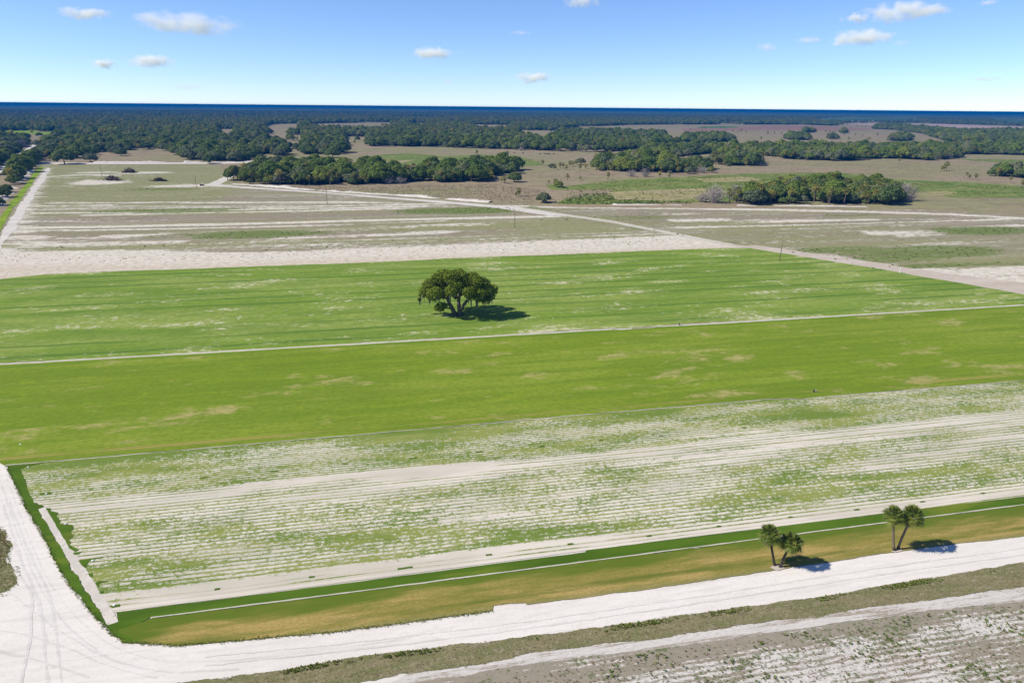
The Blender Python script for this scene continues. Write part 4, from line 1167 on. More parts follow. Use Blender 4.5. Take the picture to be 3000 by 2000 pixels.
# trees picked out one by one: (kind, px, py, scale, label)
SPECIAL = [
    ('oak', 190, 481, 1.25, "broad oak with a forked trunk at the upper left corner of the olive field", 1),
    ('oak', 266, 474, 0.95, "round bushy oak right of the forked oak at the field's upper left corner", 3),
    ('oak', 355, 456, 0.85, "low rounded oak at the front of the left wood behind the brown clearing", 4),
    ('oak', 615, 479, 0.92, "solitary oak with a visible trunk on the far white sand track", 0),
    ('oak', 688, 472, 1.0, "round pale oak right of the solitary oak on the far white sand track", 3),
    ('oak', 818, 459, 1.0, "dense oak beside the gap behind the left end of the long wood", 3),
    ('oak', 975, 462, 1.1, "broad low oak by itself on the brown strip behind the long wood", 4),
    ('oak', 1507, 533, 0.74, "round dark oak at the right end of the long wood casting a shadow on pasture", 4),
    ('oak', 1500, 508, 0.9, "taller dark oak just behind the one at the right end of the long wood", 1),
    ('oak', 1592, 593, 0.66, "low dark bushy tree by the track junction in front of the marsh", 3),
    ('oak', 1616, 492, 0.46, "small round oak among palms in the middle of the brown pasture", 3),
    ('oak', 1700, 482, 0.75, "wide dark oak among palms in the middle of the brown pasture", 3),
    ('oak', 1636, 549, 0.4, "bright leafy shrub tree standing in the tip of the marsh", 2),
    ('oak', 2020, 509, 0.68, "dark round oak in front of the low wood behind the marsh", 3),
    ('oak', 2083, 505, 0.52, "pale oak at the right end of the low wood behind the marsh", 4),
    ('oak', 2205, 598, 1.0, "dark oak at the left front of the big right wood between two grey bare shrubs", 3),
    ('oak', 2600, 598, 1.08, "mossy low oak at the right front end of the big right wood", 4),
    ('oak', 1962, 509, 0.32, "very small dark oak beside palms in front of the low wood", 3),
    ('palm', 2765, 500, 1.15, "lone bushy palm clump in the right pasture, left stem", 2), ('palm', 2772, 499, 1.4, "taller palm rising from the lone clump in the right pasture", 0), ('palm', 2758, 501, 1.0, "short palm at the foot of the lone clump in the right pasture", 2),
    ('palm', 2832, 517, 0.75, "small palm, leftmost of three at the far edge of the right marsh", 2), ('palm', 2840, 524, 0.7, "small palm, lowest of three at the far edge of the right marsh", 2), ('palm', 2858, 526, 1.0, "bushy palm, rightmost of three at the far edge of the right marsh", 2),
    ('palm', 2959, 535, 0.9, "thin yellowish palm at the right marsh edge in front of the end clump", 0), ('palm', 2994, 553, 1.1, "dark palm at the right edge of the photo beside the marsh", 0),
    ('palm', 1520, 575, 1.1, "single palm in the brown pasture left of the track junction", 2), ('palm', 1512, 577, 0.6, "dwarf palm beside the single palm left of the track junction", 2),
    ('palm', 1478, 538, 1.1, "palm clump's tallest stem by the right end of the long wood", 2), ('palm', 1470, 535, 0.9, "short palm left in the clump by the right end of the long wood", 2), ('palm', 1447, 530, 0.8, "small palm between the long wood and its palm clump", 2),
    ('palm', 1663, 529, 0.85, "lone slim palm in the brown pasture above the marsh tip", 0), ('palm', 1700, 528, 0.6, "tiny palm right of the lone slim palm above the marsh tip", 2), ('palm', 1781, 527, 1.0, "palm growing from a shrub on the upper marsh edge", 0),
    ('palm', 1628, 547, 1.1, "palm left of the leafy shrub tree in the tip of the marsh", 2), ('palm', 1643, 551, 0.9, "palm in front of the leafy shrub tree in the tip of the marsh", 2), ('palm', 1607, 539, 0.55, "tiny palm at the far left of the marsh tip", 2),
    ('palm', 1590, 484, 1.0, "leftmost palm of the scattered row in the middle pasture", 2), ('palm', 1625, 497, 1.0, "palm in front of the small round oak in the middle pasture", 2), ('palm', 1641, 493, 1.1, "full palm right of the small round oak in the middle pasture", 2),
    ('palm', 1650, 492, 0.9, "palm close beside the full palm in the middle pasture", 2), ('palm', 1659, 497, 0.9, "low palm left of the wide dark oak in the middle pasture", 2), ('palm', 1670, 488, 1.1, "palm left behind the wide dark oak in the middle pasture", 2),
    ('palm', 1678, 487, 1.0, "palm touching the left side of the wide dark oak in the middle pasture", 2), ('palm', 1699, 501, 1.0, "palm in front of the wide dark oak in the middle pasture", 0), ('palm', 1715, 495, 0.9, "palm right in front of the wide dark oak in the middle pasture", 2),
    ('palm', 1747, 501, 1.2, "palm at the left front corner of the low wood behind the marsh", 0), ('palm', 1752, 492, 1.2, "palm at the left end of the low wood behind the marsh", 1), ('palm', 1780, 500, 1.2, "full palm at the front of the low wood left of its middle", 1),
    ('palm', 1932, 520, 1.0, "palm on the upper marsh edge right of the grey shrubs", 2), ('palm', 1938, 506, 1.3, "round palm in front of the low wood right of the grey shrubs", 0), ('palm', 1960, 522, 0.7, "small palm on the upper marsh edge", 2), ('palm', 1985, 511, 1.1, "palm left of the dark round oak in front of the low wood", 0),
    ('palm', 147, 475, 1.0, "stubby palm left of the forked oak at the field's upper left corner", 0), ('palm', 2222, 597, 1.55, "leaning palm with pale trunk in front of the dark oak at the big right wood", 3),
    ('snag', 2090, 594, 1.9, "large grey leafless shrub left of the big right wood", 0), ('snag', 2057, 592, 1.2, "smaller grey leafless shrub at the far left of the big right wood", 1), ('snag', 2152, 586, 1.5, "grey leafless shrub behind the dark oak of the big right wood", 2),
    ('snag', 2242, 590, 1.2, "grey leafless shrub between the dark oak and the big right wood", 0), ('snag', 2325, 590, 0.9, "grey leafless shrub inside the front of the big right wood", 1), ('snag', 2655, 588, 1.7, "tall grey bare tree at the right end of the big right wood", 2), ('snag', 2635, 575, 1.6, "grey bare tree behind the right end of the big right wood", 0),
    ('snag', 1172, 538, 1.2, "grey leafless shrub at the middle front of the long wood", 1), ('snag', 1140, 539, 0.9, "low grey leafless shrub left at the middle front of the long wood", 0), ('snag', 1205, 525, 1.1, "grey bare shrub in the notch between both halves of the long wood", 2),
    ('snag', 1755, 494, 1.2, "grey bare shrub among palms at the left of the low wood", 0), ('snag', 1850, 517, 1.3, "grey leafless shrub among palms on the upper marsh edge", 1), ('snag', 1890, 518, 1.1, "pale leafless shrub right among palms on the upper marsh edge", 2),
    ('snag', 1960, 500, 1.2, "grey bare shrub in the middle front of the low wood", 0), ('snag', 2057, 507, 1.35, "large grey leafless shrub at the right of the low wood", 1), ('snag', 2228, 486, 1.0, "grey shrub at the right end of the compact wood", 1), ('snag', 2778, 466, 1.1, "grey shrub at the front of the broad right tree belt", 0),
    ('snag', 62, 432, 1.6, "grey bare tree on the left of the white road", 2), ('snag', 1527, 441, 1.0, "grey shrub at the left front of the middle tree belt", 1),
]
ORD = ("nearest", "second", "third", "fourth", "fifth", "sixth", "seventh", "eighth", "ninth", "tenth", "eleventh", "twelfth", "farthest")
for k_ in range(13):
    t_ = k_ / 12
    SPECIAL.append(('palm' if k_ in (3, 7, 9) else 'oak', -8 + 126 * t_ ** 0.85 + (k_ % 2) * 3, 602 - 134 * t_ ** 0.7, (0.55, 0.65, 0.5, 1.0, 0.55, 0.6, 0.5, 0.9, 0.5, 0.9, 0.45, 0.45, 0.42)[k_],
                    f"{'palm' if k_ in (3, 7, 9) else 'oak'} in the row between white road and bright green ditch, {ORD[k_]} of thirteen", (3, 0, 4, 1, 2, 3, 0, 2, 4, 0, 1, 3, 0)[k_]))
for k_ in range(8):
    t_ = k_ / 7
    SPECIAL.append(('oak', -52 + 104 * t_, 480 - 76 * t_ - (k_ % 2) * 6, (0.7, 0.6, 0.75, 0.6, 0.7, 0.5, 0.6, 0.5)[k_], f"oak on the left verge of the white road, {ORD[k_] if k_ < 7 else 'farthest'} of eight", (0, 3, 1, 4, 2, 3, 0, 5)[k_]))
taken = np.array([g(s[1], s[2]) for s in SPECIAL])
for kind, px, py, sc, lab, v in SPECIAL:
    p = g(px, py)
    rz = r0.uniform(0, 6.28)
    if kind == 'oak':
        plant("oak_tree", p, OAKS[v], sc, rz, lab, "tree", "oaks that stand out one by one")
    elif kind == 'palm':
        plant("palm_tree", p, PALMS[v], sc, rz, lab, "palm tree", "palms scattered over pasture and marsh")
    else:
        t = add("bare_shrub", None, loc=(p[0], p[1], 0), rz=rz, sc=sc, label=lab, category="shrub", group="grey leafless shrubs")
        add("branches", SNAGS[v], t)

# groves: every tree of the nearer groves is a thing, the far ones join the woodland
n_ind = {'oak': 0, 'palm': 0}
ind = []
for key, (poly, where) in GROVES.items():
    W = gp(poly)
    c = W.mean(0); dist = dist_cam(c)
    s = 8.2 if key == 'e' else (9.5 if dist < 900 else 10.5)
    P = scatter(W, s, ord(key[0]))
    for p in P:
        if len(taken) and np.min(np.linalg.norm(taken - p, axis=1)) < 6.0:
            continue
        d = seg_dist(p[None], np.vstack([W, W[:1]]))[0]
        pal = r0.uniform() < (0.34 if d < 8 else (0.28 if key == 'e' else 0.18))
        ind.append((dist_cam(p), 'palm' if pal else 'oak', p, key, d))
    # understorey palms along the front
    if key in 'abcdefg':
        front = W[:max(3, len(W) // 2)]
        for a, b in zip(front[:-1], front[1:]):
            for q in range(int(np.linalg.norm(b - a) / 9)):
                if r0.uniform() < (0.95 if key in 'ae' else 0.6):
                    p = a + (b - a) * r0.uniform() + r0.normal(size=2) * 1.5
                    ind.append((dist_cam(p) - 1, 'palm', p, key, 0.0))
WP = scatter(WOOD, 11.5, 99, CLEAR)
dW = np.hypot(WP[:, 0], WP[:, 1])
_an = [math.pi / 2 - YAW + math.radians(a_) for a_ in (-42, -21, 0, 21, 42)]
_far = scatter(np.array([(3550 * math.cos(a_), 3550 * math.sin(a_)) for a_ in _an] + [(7300 * math.cos(a_), 7300 * math.sin(a_)) for a_ in _an[::-1]]), 17.0, 98, CLEAR)
_fd = np.hypot(_far[:, 0], _far[:, 1])
_fx = to_px(_far)[0]
_far = _far[(_fd >= 3600) & (_fd < 7200) & (_fx > -250) & (_fx < 3250)]
WP = np.vstack([WP[dW < 3600], _far])
dW = np.hypot(WP[:, 0], WP[:, 1])


def hides(P, ht=12.5):
    x, y = to_px(P)
    hz = 300 + 0.0093 * x
    bad = np.zeros(len(P), bool)
    for c in CLEAR_PX:
        for f in (0.3, 0.6, 0.85):
            bad |= inside(c, np.column_stack([x, hz + (y - hz) * (1 - f * ht / CAM_H)]))
    return bad


_b = hides(WP) | ((np.sin(WP[:, 0] * 0.019 + 1.1 * np.sin(WP[:, 1] * 0.007)) + np.sin(WP[:, 1] * 0.013 + np.sin(WP[:, 0] * 0.011)) + r0.normal(size=len(WP)) * 0.35) > 1.45)
_b &= r0.uniform(size=len(WP)) < 0.95
WP, dW = WP[~_b], dW[~_b]
for p, d in zip(WP, dW):
    if d < 1500 and np.min(np.linalg.norm(taken - p, axis=1)) < 8.0:
        continue
    ind.append((d, 'palm' if r0.uniform() < 0.16 else 'oak', p, 'wood', 9.0))
ind.sort(key=lambda t: t[0])
HALF_W = 1560
SHORT = dict(a="left half of the long wood", b="right half of the long wood", c="low wood behind the marsh", d="compact wood behind the marsh", e="big right-hand wood", f="clump at the right edge",
             g="broad right-hand tree belt", h="oval far clump", i="small far clump", j="round far clump", k="tiny far clump", l="wood by the dark pond", m="far right wood", n="dark straight wood", o="wood behind the meadow")
SPAN = {}
for k_, (poly_, _) in GROVES.items():
    a_ = np.array(poly_); SPAN[k_] = (a_[:, 0].min(), min(a_[:, 0].max(), 3000), a_[:, 1].min(), a_[:, 1].max())


def where_in(p, key):
    x, y = to_px(p[None]); x0, x1, y0, y1 = SPAN[key]
    fx = (x[0] - x0) / (x1 - x0); fy = (y[0] - y0) / (y1 - y0)
    col = ("left end", "left part", "centre", "right part", "right end")[int(np.clip(fx * 5, 0, 4))]
    row = ("back", "middle", "front")[int(np.clip(fy * 3, 0, 2))]
    return f"{row} row, {col}, of the {SHORT[key]}"


def size_word(v):
    return "small" if v < 0.93 else ("large" if v > 1.1 else "mid-sized")


def side_of(p):
    x = to_px(p[None])[0][0]
    for lim, t in ((128, "left of the white road at the left edge"), (300, "by the left corner of the olive field"), (760, "beyond the far sand track on the left"), (1030, "behind the left end of the long wood"),
                   (1500, "beyond the pasture behind the long wood"), (1800, "at the far side of the middle pasture")):
        if x < lim:
            return t
    return "far right of the middle pasture"


for d, kind, p, key, dd in ind:
    px, py = to_px(p[None])
    vis = -60 < px[0] < 3060
    big = r0.choice([r0.uniform(0.38, 0.62), r0.uniform(0.6, 0.95), r0.uniform(0.85, 1.25)], p=[0.22, 0.40, 0.38])
    if kind == 'oak':
        v = int(r0.integers(0, 7)) if r0.uniform() < 0.85 else 2
        edge = 0.78 if dd < 6 else 1.0
        sc = (big * edge, big * edge, big * edge * r0.uniform(0.88, 1.15))
        if key == 'e':
            sc = tuple(q * 0.9 for q in sc)
        if vis and n_ind['oak'] < 282:
            n_ind['oak'] += 1
            if key == 'wood':
                sd = side_of(p); plant("oak_tree", p, OAKS[v], sc, r0.uniform(0, 6.28), f"{size_word(sc[0])} {'bright' if v in (2, 5) else 'dark'} oak of the woodland " + sd, "tree", "oaks of the woodland " + sd)
            else:
                plant("oak_tree", p, OAKS[v], sc, r0.uniform(0, 6.28), f"{size_word(sc[0])} {'bright' if v in (2, 5) else 'dark'} green oak, {where_in(p, key)}", "tree", "oaks of the " + SHORT[key])
        else:
            far_oaks.append((p[0], p[1], *sc, r0.uniform(0, 6.28), v))
    else:
        v = int(r0.integers(0, 4)); sc = r0.uniform(1.05, 1.6) if dd else r0.uniform(0.85, 1.35)
        if key == 'wood' and d > 1500:
            sc *= 1.3
        if vis and n_ind['palm'] < 230:
            n_ind['palm'] += 1
            if key == 'wood':
                sd = side_of(p); plant("palm_tree", p, PALMS[v], sc, r0.uniform(0, 6.28), f"{('short', 'tall')[v in (1, 3)]} cabbage palm of the woodland " + sd, "palm tree", "palms of the woodland " + sd)
            else:
                plant("palm_tree", p, PALMS[v], sc, r0.uniform(0, 6.28), f"{('short', 'tall')[v in (1, 3)]} cabbage palm, {where_in(p, key)}", "palm tree", "palms of the " + SHORT[key])
        else:
            far_palms.append((p[0], p[1], sc, sc, sc, r0.uniform(0, 6.28), v))
# scattered specks of palms in the far pasture
for px, py in [(2056, 379), (2063, 377), (2083, 377), (2112, 379), (2126, 385), (2146, 389), (2161, 390), (2169, 388), (2174, 384), (2185, 390), (2249, 396), (2249, 392), (2268, 395), (2289, 396), (2311, 385), (2229, 411), (2376, 414),
               (2418, 390), (2430, 391), (2440, 391), (2447, 390), (2473, 400), (2486, 413), (2541, 413), (2546, 414), (2023, 384), (2492, 378), (2510, 373), (2525, 374), (2535, 374), (2505, 400), (2525, 402), (2570, 400), (1397, 456), (1486, 462), (1128, 486), (2633, 479)]:
    p = g(px, py)
    plant("palm_tree", p, PALMS[0], r0.uniform(0.9, 1.3), r0.uniform(0, 6.28), "tiny far palm dotted about " + next(t for lim, t in ((1500, "the pasture behind the long wood"), (2100, "the left end of the reddish far pasture"), (2180, "the reddish far pasture left of centre"), (2260, "the far pasture left of the oval clump"), (2330, "the far pasture just before the oval clump"), (2450, "the far pasture around the round clump"), (2560, "the far pasture right of the round clump"), (9999, "the pasture before the broad right-hand belt")) if px < lim), "palm tree", "tiny far palms dotted about the open pastures")


def instanced(name, rows, protos, **props):
    """One woodland object: points with scale, turn and kind, instancing crowns that stand elsewhere in the scene."""
    A = np.array(rows, dtype=np.float32)
    me_ = bpy.data.meshes.new(name)
    me_.vertices.add(len(A)); me_.vertices.foreach_set("co", np.column_stack([A[:, 0], A[:, 1], np.zeros(len(A), np.float32)]).astype(np.float32).ravel())
    for nm, ty, data in (("sc", 'FLOAT_VECTOR', A[:, 2:5].ravel()), ("rz", 'FLOAT', A[:, 5]), ("pick", 'INT', A[:, 6].astype(np.int32))):
        at_ = me_.attributes.new(nm, ty, 'POINT')
        at_.data.foreach_set("vector" if ty == 'FLOAT_VECTOR' else "value", np.ascontiguousarray(data))
    o = add(name, me_, **props)
    nt = bpy.data.node_groups.new(name + "_nodes", 'GeometryNodeTree')
    nt.interface.new_socket("Geometry", in_out='INPUT', socket_type='NodeSocketGeometry')
    nt.interface.new_socket("Geometry", in_out='OUTPUT', socket_type='NodeSocketGeometry')
    gi, go = nt.nodes.new("NodeGroupInput"), nt.nodes.new("NodeGroupOutput")
    jn = nt.nodes.new("GeometryNodeJoinGeometry")
    for po in protos:
        oi = nt.nodes.new("GeometryNodeObjectInfo"); oi.transform_space = 'ORIGINAL'
        oi.inputs["Object"].default_value = po; oi.inputs["As Instance"].default_value = True
        nt.links.new(oi.outputs["Geometry"], jn.inputs[0])
    ip = nt.nodes.new("GeometryNodeInstanceOnPoints")
    def named(nm, ty):
        n = nt.nodes.new("GeometryNodeInputNamedAttribute"); n.data_type = ty; n.inputs["Name"].default_value = nm; return n.outputs["Attribute"]
    cx = nt.nodes.new("ShaderNodeCombineXYZ"); nt.links.new(named("rz", 'FLOAT'), cx.inputs[2])
    er = nt.nodes.new("FunctionNodeEulerToRotation"); nt.links.new(cx.outputs[0], er.inputs[0])
    nt.links.new(gi.outputs[0], ip.inputs["Points"]); nt.links.new(jn.outputs[0], ip.inputs["Instance"])
    ip.inputs["Pick Instance"].default_value = True
    nt.links.new(named("pick", 'INT'), ip.inputs["Instance Index"])
    nt.links.new(er.outputs[0], ip.inputs["Rotation"]); nt.links.new(named("sc", 'FLOAT_VECTOR'), ip.inputs["Scale"])
    nt.links.new(ip.outputs[0], go.inputs[0])
    md = o.modifiers.new("scatter", 'NODES'); md.node_group = nt
    return o


def first_with(mesh):
    return next(o for o in COL.objects if o.data is mesh)


instanced("woodland", far_oaks, [first_with(p[0]) for p in OAKS], kind='stuff', label="unbroken far woodland of oaks reaching to the horizon", category="woodland")
instanced("palm_stand", far_palms, [first_with(p[0]) for p in PALMS], kind='stuff', label="cabbage palms mixed into the far woodland", category="palms")

# canopy of the woods too far away to tell trees apart
def canopy():
    r = np.random.default_rng(8)
    v, f, n = [], [], 0
    radii = list(np.geomspace(6600, 58000, 150)); ang = np.linspace(math.radians(10), math.radians(150), 700)
    A, Rr = np.meshgrid(ang, np.array(radii))
    nr, na = A.shape
    Z = 9.0 + 4.0 * r.uniform(-1, 1, A.shape)
    lowx, lowy = to_px(np.column_stack([(Rr * np.cos(A)).ravel(), (Rr * np.sin(A)).ravel()]))
    Z[0, :] = 0
    V_ = np.column_stack([(Rr * np.cos(A)).ravel(), (Rr * np.sin(A)).ravel(), Z.ravel()])
    I = np.arange(nr * na).reshape(nr, na)
    f = np.column_stack([I[:-1, :-1].ravel(), I[:-1, 1:].ravel(), I[1:, 1:].ravel(), I[1:, :-1].ravel()])
    M = Mat("far_canopy", 0.9)
    c = M.mix(M.step(M.noise(0.012, detail=5, rough=0.7), 0.4, 0.6), (0.070, 0.110, 0.030), (0.135, 0.180, 0.052))
    c = M.mix(M.m('MULTIPLY', M.step(M.noise(0.0012, 0.0006, 4, off=5), 0.62, 0.70), 0.5), c, (0.15, 0.13, 0.09))
    add("far_woodland", mesh_from("far_woodland", V_, f, M.done(c)), kind='stuff', label="farthest woods along the horizon", category="woodland")


canopy()

# ------------------------------------------------------------------ low weeds, shrubs and tufts (nobody could count them)
def tufts(name, pts, size, mat, seed, blades=7, hgt=0.7, label="", category="weeds"):
    r = np.random.default_rng(seed)
    n = len(pts)
    P = np.repeat(np.column_stack([pts, np.full(n, 0.1)]), blades, axis=0)
    S = np.repeat(np.broadcast_to(size, (n,)), blades)
    a = r.uniform(0, 6.283, len(P)); lean = r.uniform(0.15, 0.9, len(P))
    d = np.column_stack([np.cos(a), np.sin(a), np.zeros(len(P))])
    sidev = np.column_stack([-np.sin(a), np.cos(a), np.zeros(len(P))])
    root = P + d * (S * r.uniform(0, 0.35, len(P)))[:, None]
    tip = root + d * (S * lean * 0.7)[:, None]; tip[:, 2] += S * hgt * r.uniform(0.5, 1.1, len(P))
    midp = (root + tip) / 2; midp[:, 2] += S * 0.12
    w = (S * r.uniform(0.16, 0.34, len(P)))[:, None]
    q = np.empty((len(P), 4, 3)); q[:, 0] = root - sidev * w * .5; q[:, 1] = midp + sidev * w; q[:, 2] = tip; q[:, 3] = midp - sidev * w
    v = q.reshape(-1, 3)
    return add(name, mesh_from(name, v, np.arange(len(v)).reshape(-1, 4), mat), kind='stuff', label=label, category=category)


def in_poly(poly, n, seed):
    r = np.random.default_rng(seed)
    W = gp(poly); lo, hi = W.min(0), W.max(0)
    P = r.uniform(lo, hi, (n, 2)); return P[inside(W, P)]


# weeds of the south-east rows, along the road edges, and of the fallow field where the green masks are
clump = lambda P, seed, k=0.5: P[np.random.default_rng(seed).uniform(size=len(P)) < k]
weedy_poly = [(1350, 2100), (1500, 1985), (1800, 1925), (2100, 1888), (2400, 1845), (2700, 1800), (3000, 1770), (3200, 1760), (3400, 2150)]
P1 = in_poly(weedy_poly, 5200, 1)
key_n = np.sin(P1[:, 0] * 0.32 + 1.3) * np.cos(P1[:, 1] * 0.55) + 0.5 * np.sin(P1[:, 0] * 0.9 + P1[:, 1]) + rng.normal(size=len(P1)) * 0.45
P1 = P1[key_n > 0.55]
tufts("weeds", P1, rng.uniform(0.12, 0.42, len(P1)), MAT['weed'], 2, label="scattered green weeds on the sandy rows at the lower right")
P1 = in_poly(weedy_poly, 4000, 3)
tufts("dry_tufts", P1, rng.uniform(0.10, 0.26, len(P1)), MAT['dryweed'], 4, label="dry grey stubble on the sandy rows at the lower right")
P1 = in_poly([(440, 2010), (765, 1973), (1000, 1930), (1366, 1886), (1665, 1851), (2000, 1801), (2384, 1751), (2670, 1702), (3000, 1648), (3200, 1620), (3200, 1700), (3000, 1720), (2446, 1795), (2268, 1818), (2000, 1860), (1759, 1889), (1553, 1914), (1402, 1950), (1192, 1974), (900, 2030)], 3500, 5)
tufts("dry_tufts", P1, rng.uniform(0.10, 0.22, len(P1)), MAT['dryweed'], 6, hgt=0.3, label="dry grass of the verge between the sand road and the sand track")
P2 = in_poly([(521, 2004), (765, 1975), (1000, 1932), (1366, 1888), (1665, 1853), (2000, 1803), (2384, 1753), (2670, 1704), (3000, 1650), (3000, 1662), (2670, 1718), (2384, 1766), (2000, 1818), (1665, 1866), (1366, 1900), (1000, 1946), (765, 1990)], 7000, 7)
P2 = P2[np.sin(P2[:, 0] * 0.45) + np.sin(P2[:, 0] * 0.17 + 2) + rng.normal(size=len(P2)) * 0.4 > 0.5]
tufts("weeds", P2, rng.uniform(0.12, 0.34, len(P2)), MAT['weed'], 8, label="green weeds along the southern edge of the sand road")
sheet("weed_patch", [(-120, 1520), (-20, 1535), (22, 1560), (28, 1600), (18, 1640), (45, 1665), (48, 1700), (25, 1730), (-10, 1750), (-120, 1760)], 0.075, MAT['verge'], 0.5, 0.2, 95, (2, .7, .3))
fr_line = gp([(19, 1366), (43, 1413), (72, 1480), (103, 1532), (139, 1594), (177, 1671), (210, 1723), (249, 1771), (287, 1814), (325, 1857), (365, 1882), (516, 1893), (1000, 1850), (1440, 1791)] )
fr_len = np.concatenate([[0], np.cumsum(np.linalg.norm(np.diff(fr_line, axis=0), axis=1))])
fr_s = rng.uniform(0, fr_len[-1], 2600)
P2 = np.column_stack([np.interp(fr_s, fr_len, fr_line[:, k]) for k in (0, 1)]) + rng.normal(size=(2600, 2)) * 0.16
tufts("grass_fringe", P2, rng.uniform(0.06, 0.2, len(P2)), MAT['weed'], 28, hgt=0.5, label="ragged grass fringe along the sand road corner", category="grass")
P3 = in_poly([(-60, 1540), (12, 1545), (40, 1600), (30, 1650), (60, 1665), (55, 1720), (20, 1745), (-60, 1760)], 2600, 9)
tufts("weeds", P3, rng.uniform(0.08, 0.22, len(P3)), MAT['weed'], 10, hgt=0.4, label="weeds at the left edge beside the wide sand road")
P3 = in_poly([(-60, 1540), (15, 1555), (30, 1600), (20, 1660), (-60, 1680)], 1500, 11)
tufts("dry_tufts", P3, rng.uniform(0.08, 0.24, len(P3)), MAT['straw'], 12, hgt=0.45, label="rusty dead weeds at the left edge beside the wide sand road")
fv = V[used]
pr = np.clip(green[used] - 0.35, 0, 1) * 0.5
selv = rng.uniform(size=len(fv)) < pr * 0.9
P4 = fv[selv] + rng.uniform(-1.5, 1.5, (selv.sum(), 2))
tufts("weeds", P4, rng.uniform(0.35, 1.1, len(P4)), MAT['weed'], 13, blades=8, hgt=0.45, label="green weeds in patches and lines over the fallow fields")
sp = in_poly([(0, 770), (0, 730), (400, 712), (1000, 705), (1900, 690), (2060, 706), (1500, 740), (700, 765)], 3600, 15)
sp = sp[rng.uniform(size=len(sp)) < 0.22]
tufts("weeds", sp, rng.uniform(0.2, 0.75, len(sp)) ** 1.5, MAT['weed'], 16, blades=8, label="single weeds dotted over the bare sand above the sod field")
ms = in_poly([(1640, 590), (1660, 550), (1760, 535), (2080, 516), (2480, 510), (2650, 530), (3000, 548), (3050, 580), (2690, 562), (2450, 550), (2250, 572), (2110, 590), (1800, 595)], 9000, 17)
sn = np.sin(ms[:, 0] * 0.06) * np.cos(ms[:, 1] * 0.11) + rng.normal(size=len(ms)) * 0.6
ms = ms[sn > 0.45]
tufts("marsh_plants", ms, rng.uniform(0.6, 1.6, len(ms)), MAT['weed'], 18, blades=9, hgt=0.4, label="bushy marsh plants behind the fallow field")
ml = in_poly([(1650, 583), (1700, 570), (1790, 566), (1800, 585), (2000, 592), (2030, 596), (1800, 599), (1640, 598)], 1100, 19)
tufts("marsh_plants", ml, rng.uniform(0.5, 1.7, len(ml)), MAT['weed'], 20, blades=9, hgt=0.5, label="thick shrubby growth at the near edge of the marsh")
pd = in_poly([(690, 546), (1100, 545), (1440, 540), (1600, 560), (1640, 598), (1400, 590), (1000, 562)], 5000, 21)
tufts("dry_tufts", pd, rng.uniform(0.4, 0.9, len(pd)), MAT['dryweed'], 22, label="dry brown pasture grass in front of the long wood")
po = in_poly([(1440, 540), (1780, 447), (2240, 462), (2480, 480), (3050, 470), (3050, 545), (2500, 510), (2100, 512), (1760, 530)], 9000, 23)
po = po[rng.uniform(size=len(po)) < 0.5]
tufts("dry_tufts", po, rng.uniform(0.4, 1.2, len(po)), MAT['dryweed'], 24, label="dry tussocks over the brown pasture behind the marsh")

# ------------------------------------------------------------------ poles, piles, markers, machines, cattle
def utility_pole(px, py, h, lean, label):
    p = g(px, py)
    t = add("utility_pole", None, loc=(p[0], p[1], 0.05), rz=-YAW, label=label, category="utility pole", group="bare wooden poles in a line over the fields")
    b = Buf(); b.tube([(0, 0, -0.5), (lean * 0.5, 0, h * 0.5), (lean, 0, h)], [0.17, 0.15, 0.12], 8)
    add("post", b.mesh("post", MAT['pole']), t)
    b = Buf(); b.tube([(lean - 0.02, -0.16, h - 0.35), (lean - 0.02, 0.16, h - 0.35)], [0.06, 0.06], 6); b.tube([(lean, 0, h), (lean, 0, h + 0.22)], [0.05, 0.04], 6)
    add("insulator", b.mesh("insulator", MAT['steel']), t)


utility_pole(2284, 767, 8.4, 0.1, "nearest wooden pole, at the far right corner of the striped sod field")
utility_pole(1508, 669, 9.3, 0.0, "wooden pole in the fallow field above the photo's middle")
utility_pole(959, 599, 10.2, -0.1, "wooden pole in front of the left part of the long wood")
utility_pole(576, 552, 9.6, 0.0, "wooden pole beside the small dark cart at the track bend")
utility_pole(299, 517, 10.0, -0.1, "farthest wooden pole, between the brush piles at the upper left")


def brush_pile(px, py, w, d, h, seed, label):
    p = g(px, py); r = np.random.default_rng(seed)
    t = add("brush_pile", None, loc=(p[0], p[1], 0.05), rz=-YAW, label=label, category="brush pile", group="piles of cut brush in the upper left field")
    def logs(n, rad, lenf):
        b = Buf()
        for _ in range(n):
            x, y = r.normal() * w * 0.24, r.normal() * d * 0.24
            top = h * math.exp(-(x / (w * .4)) ** 2 - (y / (d * .4)) ** 2)
            c = np.array([x, y, r.uniform(0.1, 1.0) * top + 0.15])
            v_ = r.normal(size=3) * [1, 1, 0.55]; v_ = v_ / np.linalg.norm(v_) * lenf * r.uniform(0.5, 1.2)
            b.tube([c - v_ / 2, c + v_ / 2 + r.normal(size=3) * 0.15], [rad, rad * 0.55], 5)
        return b
    add("logs", logs(70, 0.22, 4.0).mesh("logs", MAT['brush']), t, kind='stuff')
    add("branches", logs(160, 0.07, 3.0).mesh("branches", MAT['brush']), t, kind='stuff')
    iv, if_ = ico()
    b = Buf()
    for _ in range(7):
        b.add(iv * np.array([w * .16, d * .18, h * .34]) * r.uniform(.7, 1.2, (len(iv), 1)) + [r.normal() * w * .15, r.normal() * d * .15, h * .22], [tuple(x) for x in if_])
    add("soil_heap", b.mesh("soil_heap", MAT['brush']), t)


brush_pile(330, 529, 17, 8, 4.8, 1, "biggest dark brush pile in the upper left field, on white sand")
brush_pile(380, 506, 14, 8, 4.6, 2, "dark brush pile farther back in the upper left field, nearest the trees")
brush_pile(467, 531, 13, 6, 3.2, 3, "low brown brush pile right of the biggest one in the upper left field")


